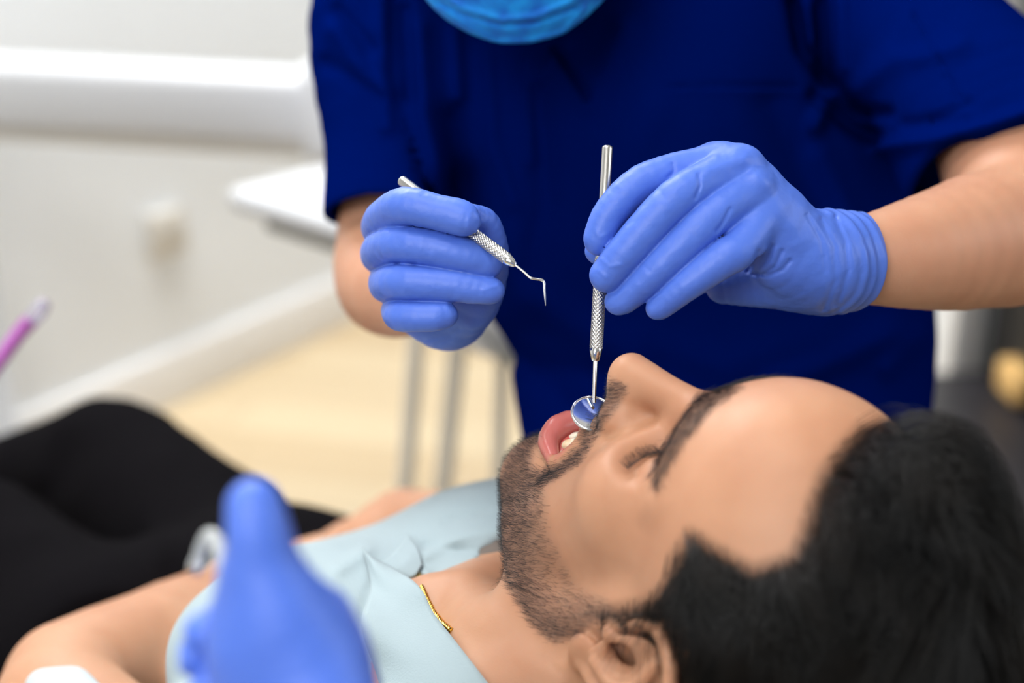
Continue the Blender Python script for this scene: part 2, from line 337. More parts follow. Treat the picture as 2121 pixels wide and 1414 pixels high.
# wall switch
sw = onwall(345, 480, .012); t = obb('wall_switch', sw, [wd, wn, Z3], [.045, .010, .045], mat('beige_plastic', srgb(206, 202, 194), .5), bev=.004); tag(t, 'small beige wall plate on the pale wall', 'switch')
obb('rocker', sw + wn * .012, [wd, wn, Z3], [.014, .005, .022], M_lgrey, t, bev=.002)
# ------------------------------------------------------------------ dental delivery unit
du = empty('dental_delivery_unit', (-.75, 2.1, 0)); tag(du, 'white dental instrument unit with a long arm, tray and hanging grey hoses', 'dental unit')
a = W1(c(-105, 165, 226)); b = W1(c(700, 243, 214)); a[2] = b[2] = (a[2] + b[2]) / 2 + .0
ad = (b - a) / np.linalg.norm(b - a); an = np.cross(Z3, ad)
obb('support_arm', (a + b) / 2, [ad, an, Z3], [np.linalg.norm(b - a) / 2, .045, .054], M_white, du, bev=.022)
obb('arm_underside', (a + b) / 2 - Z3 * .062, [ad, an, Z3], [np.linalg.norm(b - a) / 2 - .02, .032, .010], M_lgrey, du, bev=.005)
e1 = W1(c(465, 398, 196)); e2 = W1(c(720, 462, 180)); zt = (e1[2] + e2[2]) / 2; e1[2] = e2[2] = zt; ed = (e2 - e1) / np.linalg.norm(e2 - e1); en = np.cross(Z3, ed)
tc_ = e1 + ed * .26 + en * .15
obb('tray_body', tc_ - Z3 * .014, [ed, en, Z3], [.26, .15, .017], M_white, du, bev=.014)
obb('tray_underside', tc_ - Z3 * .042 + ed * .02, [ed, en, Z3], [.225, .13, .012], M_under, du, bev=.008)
obb('tray_mat', tc_ + Z3 * .0045 + ed * .03, [ed, en, Z3], [.17, .10, .0025], mat('lilac_paper', srgb(214, 208, 236), .6), du, bev=.002)
elb = W1(c(705, 300, 205)); obb('arm_joint', np.array([b[0], b[1], (b[2] + zt) / 2 + .03]), [ad, an, Z3], [.05, .05, abs(b[2] - zt) / 2 + .05], M_white, du, bev=.03)
hb = W1(c(1035, 660, 178)); obb('instrument_holder', hb, [ed, en, Z3], [.045, .035, .045], M_white, du, bev=.02)
obb('holder_bracket', (hb + tc_ + ed * .22) / 2 - Z3 * .0, [(hb - tc_ - ed * .22) / np.linalg.norm(hb - tc_ - ed * .22), en, np.cross((hb - tc_ - ed * .22) / np.linalg.norm(hb - tc_ - ed * .22), en)], [np.linalg.norm(hb - tc_ - ed * .22) / 2, .03, .012], M_white, du, bev=.006)
V, F = tube([W1(c(990, 682, 172)), W1(c(1040, 725, 172)), W1(c(1085, 772, 172))], [.0045, .006, .0045], 12); mk('handpiece', V, F, M_under, du, world=True)
for (x0, x1, r_) in ((862, 838, .011), (948, 918, .012), (1042, 1032, .009)):
    p = [W1(c(x0 + 2, 560, 180)), W1(c(x0, 700, 181)), W1(c((x0 + x1) / 2, 860, 183)), W1(c(x1, 1010, 184)), W1(c(x1 - 20, 1130, 186)), W1(c(x1 - 90, 1180, 195)), W1(c(x1 - 190, 1080, 215))]
    V, F = tube(p, [r_] * 7, 12, smoothn=40); mk('hose', V, F, M_hose, du, world=True)
base = np.array([a[0], a[1], 0]) - ad * .02; V, F = tube([base + Z3 * .0, base + Z3 * .02, base + Z3 * .03, base + Z3 * (a[2] + .04)], [.14, .14, .045, .04], 24); mk('floor_column', V, F, M_white, du, world=True)
# purple suction tip standing at the left
t = empty('saliva_ejector', tuple(W1(c(-60, 860, 118)))); tag(t, 'purple plastic suction tube with a clear tip at the left edge', 'suction tube')
V, F = tube([c(-330, 1130, 116), c(-120, 905, 118), c(-20, 772, 119), c(40, 690, 120), c(66, 662, 120)], [.62, .62, .62, .66, .7], 20, smoothn=16); mk('tube', V, F, M_purple, t)
hp = W1(c(-330, 1130, 116)); bp = base + Z3 * .62
V, F = tube([hp, hp * .5 + bp * .5 + Z3 * .02, bp], [.009, .010, .012], 16, smoothn=12); mk('holder_arm', V, F, M_lgrey, t, world=True)
V, F = tube([c(60, 668, 120), c(78, 648, 120), c(92, 628, 120), c(96, 622, 120)], [.66, .72, .62, .3], 20); mk('tip', V, F, M_clear, t)
# ------------------------------------------------------------------ dentist: gloved hands
def proj(P): d = -P[:, 2]; return 1060.5 + P[:, 0] / d * K, 707 - P[:, 1] / d * K
def fold(P, pts, wpx, amp, hw=None):
    """soft ridge (amp > 0) or groove along a polyline given as seen in the photograph"""
    x, y = proj(P); best = np.full(len(P), 1e9)
    for i in range(len(pts) - 1):
        a = np.array(pts[i], float); b = np.array(pts[i + 1], float); ab = b - a
        t = np.clip(((x - a[0]) * ab[0] + (y - a[1]) * ab[1]) / (ab @ ab + 1e-9), 0, 1); best = np.minimum(best, np.hypot(x - a[0] - t * ab[0], y - a[1] - t * ab[1]))
    return amp * np.exp(-(best / wpx) ** 2)
def glove_right(P):
    F_ = [chain(P, [(792, 470, 80.5, 44), (800, 452, 77.5, 42), (838, 427, 74.6, 40), (900, 438, 73.9, 37.5), (950, 450, 73.6, 38), (962, 455, 73.5, 34)], .5),
          chain(P, [(790, 525, 80.5, 44), (798, 515, 77.5, 42), (834, 505, 75.2, 39), (930, 520, 74.6, 38.5), (995, 539, 74.7, 37), (1009, 545, 74.8, 33)], .5),
          chain(P, [(805, 585, 80.8, 42), (806, 588, 77.8, 40), (831, 584, 75.4, 37.5), (930, 590, 74.8, 36), (1000, 600, 74.6, 30), (1019, 602, 74.6, 27)], .5),
          chain(P, [(830, 640, 80.5, 38), (826, 646, 77.6, 36), (836, 654, 75.6, 33), (895, 655, 75.0, 31.5), (920, 652, 75, 29)], .5)]
    d = F_[0]
    for q in F_[1:]: d = smin(d, q, .08)
    th = chain(P, [(978, 448, 75.3, 26), (1003, 470, 76.2, 36), (1008, 540, 77.5, 47), (970, 620, 79.5, 66), (930, 640, 82, 70)], .6)
    pal = chain(P, [(815, 480, 82, 44), (900, 600, 83.5, 84), (925, 640, 82, 72)], 1.2)
    pal = smin(pal, chain(P, [(850, 640, 81.5, 46), (930, 640, 82, 78), (935, 600, 88, 70), (930, 580, 92, 64)], 1.2), 1.2)
    pal = smin(pal, th, .7); d = smin(d, pal, .18)
    cx = c(930, 580, 92); 
    d = d + .018 * vnoise(P, (.5, .5, .5), 3) + .05 * np.clip(vnoise(P, (.22, .9, .9), 5), 0, 1) * np.exp(-((P - c(968, 462, 73.5)) ** 2).sum(1) / .7)
    d -= fold(P, [(968, 470), (975, 440)], 5, .05) + fold(P, [(985, 480), (996, 462), (990, 445)], 4, .045) + fold(P, [(1003, 600), (1030, 590)], 5, .05) + fold(P, [(925, 630), (935, 655)], 5, .03)
    d += fold(P, [(880, 705), (930, 694), (950, 682)], 5, .05) + fold(P, [(905, 712), (935, 700)], 4, .04) + fold(P, [(992, 440), (1000, 452)], 4, .05)
    return np.maximum(d, (P - cx) @ (np.array([0, .1, -1.0])))
def glove_left(P):
    F_ = [chain(P, [(1500, 345, 74.8, 44), (1420, 352, 74.3, 40), (1330, 378, 73.9, 38), (1268, 436, 73.8, 36), (1243, 487, 73.9, 33), (1240, 500, 74.0, 30)], .5),
          chain(P, [(1540, 345, 74, 44), (1470, 372, 73.2, 42), (1398, 412, 72.6, 42), (1312, 505, 72.9, 41), (1262, 564, 73.4, 37), (1257, 570, 73.5, 35)], .5),
          chain(P, [(1558, 390, 73.5, 44), (1472, 452, 72.6, 41), (1372, 548, 72.8, 38), (1302, 612, 73.6, 32), (1281, 624, 73.8, 29)], .5),
          chain(P, [(1585, 440, 73.8, 44), (1535, 512, 72.6, 41), (1498, 536, 72.3, 39), (1420, 592, 72.6, 33), (1372, 632, 73.2, 27), (1361, 638, 73.3, 24)], .5)]
    d = F_[0]
    for q in F_[1:]: d = smin(d, q, .09)
    pal = chain(P, [(1478, 334, 75.2, 39), (1560, 415, 75.5, 60), (1680, 535, 77, 70)], 1)
    pal = smin(pal, chain(P, [(1530, 340, 74.2, 36), (1600, 430, 74.5, 50), (1690, 545, 76, 80)], 1), 1)
    pal = smin(pal, chain(P, [(1545, 400, 74.2, 44), (1610, 480, 74.8, 50), (1700, 545, 76.5, 80)], 1), 1)
    pal = smin(pal, chain(P, [(1560, 470, 74.5, 48), (1620, 540, 75.2, 62), (1690, 545, 76.5, 90)], 1), 1)
    pal = smin(pal, chain(P, [(1500, 592, 78, 38), (1580, 580, 77.5, 58), (1660, 560, 77.5, 84), (1720, 545, 77.5, 98)], 1), .8)   # heel of the hand
    pal = smin(pal, chain(P, [(1660, 540, 77, 90), (1720, 541, 77.6, 97), (1800, 538, 79, 100), (1850, 536, 80, 102)], 1), .8)
    for q in ([(1610, 440, 74.8, 48), (1540, 405, 73.9, 42), (1462, 392, 73.4, 30)], [(1630, 490, 75, 50), (1570, 460, 74, 42), (1512, 470, 73.3, 30)], [(1560, 380, 75, 44), (1480, 350, 74.4, 38), (1400, 352, 74.2, 30)]): pal = smin(pal, chain(P, q, 1, 3), 1)
    th = chain(P, [(1640, 560, 79, 60), (1460, 560, 79.5, 46), (1330, 540, 78, 36), (1250, 522, 75.9, 30), (1236, 520, 75.6, 25)], .6)
    d = smin(smin(d, pal, .35), th, .5)
    # cuff: a little wider than the wrist, ringed with creases, open end
    a = c(1700, 541, 77.3); b = c(1792, 540, 78.9); ax = (b - a) / np.linalg.norm(b - a); t = (P - a) @ ax
    x, y = proj(P); cr = np.clip((t + 1.0) / 1.2, 0, 1) * np.clip((2.9 - t) / .6, 0, 1)
    d -= cr * (.05 * np.sin(t * 7 + 1.2 * np.sin(y / 34.) + 1.1 * vnoise(P, (1, 2, 2), 4)) + .05)
    d -= fold(P, [(1715, 437), (1765, 462), (1797, 500), (1797, 560), (1780, 610), (1745, 645)], 7, .07)
    d += fold(P, [(1730, 450), (1752, 500), (1757, 560), (1735, 630)], 6, .10) + fold(P, [(1700, 455), (1728, 510), (1730, 580), (1705, 640)], 6, .08) + fold(P, [(1672, 446), (1702, 500), (1712, 560)], 5, .06)
    # web creases and the folds at the root of the little finger
    d += fold(P, [(1393, 340), (1396, 356), (1384, 366)], 4, .10) + fold(P, [(1447, 362), (1450, 385), (1440, 410)], 4, .10) + fold(P, [(1512, 432), (1498, 460), (1485, 478)], 4, .09)
    for q in ([(1570, 520), (1562, 545), (1548, 562)], [(1600, 510), (1590, 540), (1570, 566)], [(1620, 520), (1606, 552), (1580, 568)], [(1636, 540), (1622, 558), (1590, 570), (1560, 567)]): d += fold(P, q, 4.5, .09)
    for q in ([(1585, 515), (1575, 545)], [(1610, 515), (1598, 545)]): d -= fold(P, q, 5, .05)
    for q in ([(1245, 535), (1262, 552), (1285, 548)], [(1255, 575), (1240, 560)], [(1235, 480), (1243, 492), (1256, 486)], [(1278, 615), (1292, 600)], [(1352, 622), (1366, 612)]): d -= fold(P, q, 4, .045)
    for q in ([(1365, 395), (1378, 412)], [(1300, 465), (1312, 460)], [(1330, 548), (1345, 560)], [(1430, 480), (1442, 490)], [(1500, 575), (1494, 560)]): d += fold(P, q, 4, .025)
    d -= fold(P, [(1480, 312), (1500, 300)], 16, .08) + fold(P, [(1530, 318), (1540, 325)], 18, .12) + fold(P, [(1545, 330), (1500, 345), (1470, 352)], 12, .07) + fold(P, [(1572, 365), (1590, 380)], 16, .08)
    d -= fold(P, [(1560, 350), (1620, 430), (1650, 500)], 18, .08)
    d = d + .014 * vnoise(P, (.6, .6, .6), 9)
    e = c(1796, 540, 79); ax2 = np.array([1, .02, -.12]); ax2 /= np.linalg.norm(ax2); cutd = (P - e) @ ax2 - .12 * np.abs(P[:, 1] - e[1]) * 0 + ((P[:, 1] - e[1]) / 3.6) ** 2 * .75
    inner = chain(P, [(1735, 542, 77.9, 92), (1800, 538, 79, 95), (1900, 536, 81, 98)], 1)
    return smax(smax(d, cutd, .12), -smax(inner, -(cutd + 1.2), .1), .08)
# ------------------------------------------------------------------ dentist: body, clothes
def d_body(P):
    arm1 = chain(P, [(930, 585, 90, 58), (905, 610, 93, 66), (820, 600, 97, 100), (795, 560, 101, 104), (785, 420, 104, 80), (870, -150, 114, 110)], 1.5)
    arm2 = chain(P, [(1740, 543, 78, 86), (1800, 538, 79, 93), (1900, 525, 80.8, 116), (2020, 500, 84, 140), (2120, 450, 88, 150), (2058, 215, 97, 142), (1880, -60, 106, 80)], 1.5)
    tor = smin(ell(P, c(1400, 60, 118), (17, 22, 9)), ell(P, c(1490, 720, 118), (14, 26, 9)), 5)
    neck = chain(P, [(1170, -200, 101, 170), (1350, -60, 112, 170)], 2)
    head = smin(ell(P, c(1075, -330, 95), (7.6, 11, 9.5)), ell(P, c(1070, -150, 90), (5.2, 6, 5)), 3)
    nose = chain(P, [(1072, -330, 85.2, 20), (1068, -245, 85.2, 30)], .8); head = smin(head, nose, 1.2)
    for s in (-1, 1): head = smin(head, ell(P, c(1075 + s * 255, -340, 96), (1, 3.2, 2)), .6)
    for s in (-1, 1): head = smax(head, -ell(P, c(1073 + s * 95, -345, 85.4), (1.6, 1.1, 1)), .8); head = smin(head, ell(P, c(1073 + s * 95, -345, 87), (1.3, 1.1, 1.2)), .2)
    d = smin(smin(head, neck, 2), tor, 3); d = smin(d, arm1, 2.5); return smin(d, arm2, 2.5)
V, Q = surf(d_body, c(1060, 1010, 118) * [0, 1, 1] + [-22, -10, -14], [52, 52, -70], .42)
dent = mk('person', V, Q, M_skin_d); tag(dent, 'dentist in royal blue scrubs and mask leaning over with two instruments', 'person')
V, Q = surf(glove_right, [-10.5, -2.5, -92.5], [1.5, 9.5, -70], .095, B=8); g1 = mk('glove', V, Q, M_glove, dent); g1['label'] = 'blue glove gripping the hooked probe'
V, Q = surf(glove_left, [2.5, -1, -85], [21.5, 12, -69], .095, B=8); g2 = mk('glove', V, Q, M_glove, dent); g2['label'] = 'blue glove holding the upright mouth mirror'
def d_scrub(P):
    x, y = proj(P)
    tor = smin(ell(P, c(1400, 40, 116), (19.5, 24, 13.5)), ell(P, c(1510, 700, 115), (16.4, 29, 12)), 6)
    tor = smin(tor, ell(P, c(1330, 180, 108), (9, 15, 8)), 6); tor = smin(tor, chain(P, [(980, -150, 112, 190), (975, 150, 111, 190), (1010, 400, 111, 180), (1188, 620, 111, 150), (1235, 800, 111, 150), (1285, 1000, 111, 165)], 3), 5)
    s1 = chain(P, [(880, -190, 110, 185), (800, 60, 106, 160), (800, 300, 103, 128), (795, 450, 101.5, 128), (790, 560, 101, 128)], 3)
    h1 = c(780, 448, 101.5); a1 = c(790, 560, 101) - c(800, 300, 103); a1 /= np.linalg.norm(a1)
    s2 = chain(P, [(1800, -150, 108, 180), (1895, 60, 102, 172), (2035, 250, 96, 206), (2110, 380, 93, 235)], 3)
    h2 = c(2010, 392, 93); a2 = c(2090, 420, 92) - c(1960, 0, 103); a2 = a2 / np.linalg.norm(a2)
    cut1 = (P - h1) @ a1 + .35 * np.sin((x - 700) / 55.); cut2 = (P - h2) @ a2 + .3 * np.sin((x - 1880) / 48.)
    s1 = smax(s1, cut1, .3); s2 = smax(s2, cut2, .4)
    d = smin(smin(tor, s1, 3.5), s2, 3.5)
    # long soft folds
    A = -1
    for pts, wp, am in (([(820, 0), (822, 150), (860, 300), (900, 420)], 22, -.35), ([(840, 20), (850, 200)], 14, -.5), ([(1110, 200), (1130, 420), (1100, 560)], 30, -.5), ([(960, 380), (1010, 600)], 40, -1.3), ([(930, 250), (965, 420)], 30, -.7),
                        ([(790, 0), (790, 150), (800, 260)], 18, .5), ([(690, 60), (760, 160), (800, 190)], 20, .5), ([(700, 20), (770, 100)], 14, -.4), ([(680, 130), (790, 200)], 16, -.4), ([(870, 60), (880, 240), (930, 400)], 20, .4),
                        ([(940, 0), (950, 200)], 14, .35), ([(1010, 120), (1020, 300), (1060, 420)], 18, .35), ([(1090, 130), (1100, 330)], 16, .3), ([(1150, 100), (1200, 170), (1215, 200)], 9, -.7), ([(1225, 210), (1290, 60)], 26, .35),
                        ([(1170, 85), (1120, 160)], 14, .3), ([(1640, 0), (1660, 100), (1715, 175)], 13, -1.3), ([(1700, 0), (1700, 100), (1725, 170)], 12, -.7), ([(1670, 10), (1685, 120)], 12, .5), ([(1740, 0), (1740, 140), (1690, 260)], 18, .6),
                        ([(1690, 200), (1760, 262), (1810, 285)], 16, -.7), ([(1700, 160), (1780, 230), (1840, 235)], 14, -.5), ([(1750, 200), (1850, 120)], 26, .4), ([(1820, 305), (1950, 285), (2050, 262), (2121, 235)], 17, .45), ([(1880, 258), (2000, 250)], 14, -.25),
                        ([(2030, 300), (2100, 300)], 26, .35), ([(1890, 30), (1940, 120), (1985, 205)], 5, -.22), ([(1900, 120), (1990, 90)], 20, .3), ([(1930, 250), (2010, 215)], 12, -.2),
                        ([(1380, 182), (1500, 178), (1650, 180)], 5, -.16), ([(1400, 190), (1640, 190)], 5, .10), ([(1270, 680), (1500, 760), (1700, 700)], 40, .4), ([(1100, 620), (1300, 740)], 36, .5), ([(1120, 760), (1300, 790)], 30, -.4), ([(1850, 690), (1700, 760), (1600, 800)], 30, .7), ([(1840, 760), (1900, 700)], 26, .5),
                        ([(1600, 220), (1700, 420), (1640, 500)], 40, -.4), ([(1700, 330), (1760, 450)], 30, .4), ([(1350, 230), (1250, 420)], 40, .3), ([(1080, 740), (1200, 850)], 26, -.4)):
        d = d - fold(P, pts, wp, am * 1.2)
    d = d + .12 * vnoise(P, (5, 9, 9), 2)
    in1 = smax(chain(P, [(800, 300, 103, 110), (795, 450, 101.5, 112), (785, 640, 101, 112)], 3), -(cut1 + 6), .3)
    in2 = smax(chain(P, [(1895, 60, 102, 150), (2040, 250, 96, 189), (2130, 480, 92, 215)], 3), -(cut2 + 4.5), .3)
    neckh = chain(P, [(1170, -250, 100, 190), (1350, -100, 114, 200)], 2)
    return smax(smax(smax(d, -in1, .2), -in2, .2), -neckh, .3)
V, Q = surf(d_scrub, [-22, -24, -132], [48, 46, -80], .27); scr = mk('scrub_top', V, Q, M_scrub, dent)
DN = np.array([0, -cp, -sp])
def d_legs(P):
    d = None
    for s in (-1, 1): o = c(1490 + s * 165, 960, 117); e = chain3(P, [o, o + DN * 30, o + DN * 68], [9.2, 7.2, 6.2]); d = e if d is None else smin(d, e, 2)
    return smax(d, (P - (c(1490, 960, 117) + DN * 70)) @ DN, .3)
V, Q = surf(d_legs, [4, -100, -160], [32, 2, -95], .9); mk('trousers', V, Q, M_scrub, dent)
for s in (-1, 1):
    o = c(1490 + s * 165, 960, 117) + DN * 71.5; fwd = np.array([0, -sp, cp])
    def d_shoe(P, o=o): return smax(seg(P, o - fwd * 4, o + fwd * 15, 5, 4.4), (P - o - DN * 1.6) @ DN, .4)
    V, Q = surf(d_shoe, o - 14, o + [14, 16, 24], .6); mk('shoe', V, Q, M_dark, dent)
def d_mask(P):
    x, y = proj(P); d = ell(P, c(1066, -106, 90.5), (6.9, 6.5, 7.2))
    dn = ell(P, c(1066, -112, 90.9), (6.55, 6.15, 6.85))
    for pts, wp, am in (([(900, -20), (960, 20), (1040, 42), (1110, 36), (1180, 5), (1240, -40)], 9, .22), ([(905, 5), (960, 32), (1040, 52), (1110, 47), (1185, 18)], 6, -.2), ([(905, 10), (960, 52), (1030, 90), (1100, 86), (1165, 70), (1210, 20)], 8, .16), ([(1115, 55), (1135, 20)], 5, .08), ([(1050, 62), (1040, 45)], 5, .07)): d = d - fold(P, pts, wp, am)
    d = d + .03 * vnoise(P, (.9, .9, .9), 8)
    top = (P - c(1068, -285, 84)) @ np.array([0, 1, .0]); bk = -(P - c(1066, -112, 89.5)) @ np.array([0, .12, 1.0])
    return smax(smax(smax(d, -dn, .05), top, .1), bk, .1)
V, Q = surf(d_mask, [-9, -4, -92], [10, 34, -80], .14); mk('face_mask', V, Q, M_mask, dent)
for s in (-1, 1):
    Vt, Ft = tube([c(1066 + s * 205, -180, 88.6), c(1066 + s * 235, -240, 92), c(1066 + s * 262, -330, 97), c(1066 + s * 262, -380, 99)], [.12] * 4, 8, smoothn=14); mk('ear_loop', Vt, Ft, M_mask, dent)
def d_cap(P):
    d = ell(P, c(1075, -370, 96), (8.2, 9.8, 10)); fr = (P - c(1075, -420, 90)) @ np.array([0, .8, -.6]); return smax(d, -fr, .5) + .15 * vnoise(P, (1.2, 1.2, 1.2), 3)
V, Q = surf(d_cap, [-12, 10, -112], [14, 52, -82], .35); mk('hair', V, Q, M_hair, dent)

# ------------------------------------------------------------------ instruments
def knurl(a, b, r, pitch=.105, n=144, amp=.024):
    a = np.array(a); b = np.array(b); L = np.linalg.norm(b - a); ax = (b - a) / L; m = int(L / .013); up = np.cross(ax, [0, 0, 1.0]); up /= np.linalg.norm(up); w_ = np.cross(ax, up)
    s = np.linspace(0, L, m)[:, None]; t = np.linspace(0, 2 * math.pi, n, endpoint=False)[None]; k = round(2 * math.pi * r / pitch * .62); u = s / pitch * 2 * math.pi * .5
    hgt = np.minimum(np.abs(np.sin((u + k * t) / 1.0 * .5 * 2 / 2)) , np.abs(np.sin((u - k * t) * .5))); e = np.minimum(1, np.minimum(s, L - s) / .04)
    R = r + amp * (hgt * 1.6 - .5) * e; V = (a + s[..., None] * ax + R[..., None] * (np.cos(t)[..., None] * up + np.sin(t)[..., None] * w_)).reshape(-1, 3)
    i = np.arange(m - 1)[:, None]; j = np.arange(n)[None]; F = np.stack([i * n + j, i * n + (j + 1) % n, (i + 1) * n + (j + 1) % n, (i + 1) * n + j], -1).reshape(-1, 4); return V, F
def tool_pts(p, q, ts): return [np.array(p) + (np.array(q) - np.array(p)) * t for t in ts]
pr = empty('dental_probe', tuple(W1(c(1068, 549, 73.2)))); tag(pr, 'hooked steel dental probe with knurled grip in the fist', 'dental probe')
a = c(830, 372, 76.6); b = c(1066, 547.5, 73.0); L_ = np.linalg.norm(b - a)
V, F = tube(tool_pts(a, b, [0, .008, .02, .6]), [.20, .27, .29, .29], 32); mk('handle', V, F, M_metal, pr)
V, F = knurl(*tool_pts(a, b, [.56, .94]), .305); mk('knurled_grip', V, F, M_knurl, pr)
V, F = tube(tool_pts(a, b, [.935, .94, .965, 1.0, 1.008]), [.30, .32, .28, .15, .10], 32); mk('collar', V, F, M_chrome, pr)
V, F = tube([c(1066, 547.5, 73), c(1084, 562, 72.9), c(1099, 575, 72.8), c(1110, 577.5, 72.8), c(1120, 579, 72.8), c(1126.5, 584, 72.8), c(1127.5, 600, 72.8), c(1129, 618, 72.8), c(1130, 633, 72.8)], [.065, .062, .062, .062, .066, .075, .07, .05, .012], 16, smoothn=60); mk('hooked_tip', V, F, M_chrome, pr)
mi = empty('mouth_mirror', tuple(W1(c(1230, 858, 73.5)))); tag(mi, 'upright steel mouth mirror with its round glass in the open mouth', 'mouth mirror')
a = c(1258.5, 303, 75.8); b = c(1233.5, 748, 74.2)
V, F = tube(tool_pts(a, b, [0, .004, .012, .56]), [.23, .28, .29, .29], 40); mk('handle', V, F, M_metal, mi)
V, F = knurl(*tool_pts(a, b, [.52, .945]), .325); mk('knurled_grip', V, F, M_knurl, mi)
V, F = tube(tool_pts(a, b, [.94, .945, .96, .995, 1.0]), [.30, .335, .31, .21, .15], 40); mk('collar', V, F, M_chrome, mi)
n_ = np.array([.12, .66, .74]); n_ /= np.linalg.norm(n_); u_ = np.cross(n_, [0, 0, 1.0]); u_ /= np.linalg.norm(u_); v_ = np.cross(n_, u_)
mc = c(1229, 857, 73.7)
V, F = tube([c(1233.5, 747, 74.2), c(1231, 820, 73.95), c(1231, 834, 73.9)], [.115, .10, .09], 16); mk('shaft', V, F, M_chrome, mi)
R_ = 1.12; V = []; F = []; NU, NV = 64, 12
for i in range(NU):
    t = 2 * math.pi * i / NU; rd = math.cos(t) * u_ + math.sin(t) * v_
    for j in range(NV): p_ = 2 * math.pi * j / NV; V.append(mc + rd * (R_ + .075 * math.cos(p_)) + n_ * .10 * math.sin(p_))
for i in range(NU):
    for j in range(NV): F.append((i * NV + j, ((i + 1) % NU) * NV + j, ((i + 1) % NU) * NV + (j + 1) % NV, i * NV + (j + 1) % NV))
mk('mirror_rim', V, F, M_chrome, mi)
V = [mc + n_ * .03 + (math.cos(2 * math.pi * i / 64) * u_ + math.sin(2 * math.pi * i / 64) * v_) * R_ for i in range(64)] + [mc - n_ * .05 + (math.cos(2 * math.pi * i / 64) * u_ + math.sin(2 * math.pi * i / 64) * v_) * R_ for i in range(64)]
F = [tuple(range(64)), tuple(range(64, 128))[::-1]] + [(i, i + 64, (i + 1) % 64 + 64, (i + 1) % 64) for i in range(64)]
mk('mirror_glass', V, F, M_mirror, mi, smooth=False)
for s in (-1, 1):
    for nm, yy, rr, x0, x1, bow in (('eyebrow', -398, .16, 45, 150, 14), ('eyelashes', -338, .07, 55, 135, -12)):
        pts = []
        for t_ in np.linspace(0, 1, 9): px_ = 1073 + s * (x0 + (x1 - x0) * t_); py_ = yy - bow * math.sin(math.pi * t_); pts.append(c(px_, py_, hit(d_body, px_, py_, 70, 120) + .05))
        V, F = tube(pts, [rr * .5] + [rr] * 7 + [rr * .3], 10); mk(nm, V, F, M_hair, dent)
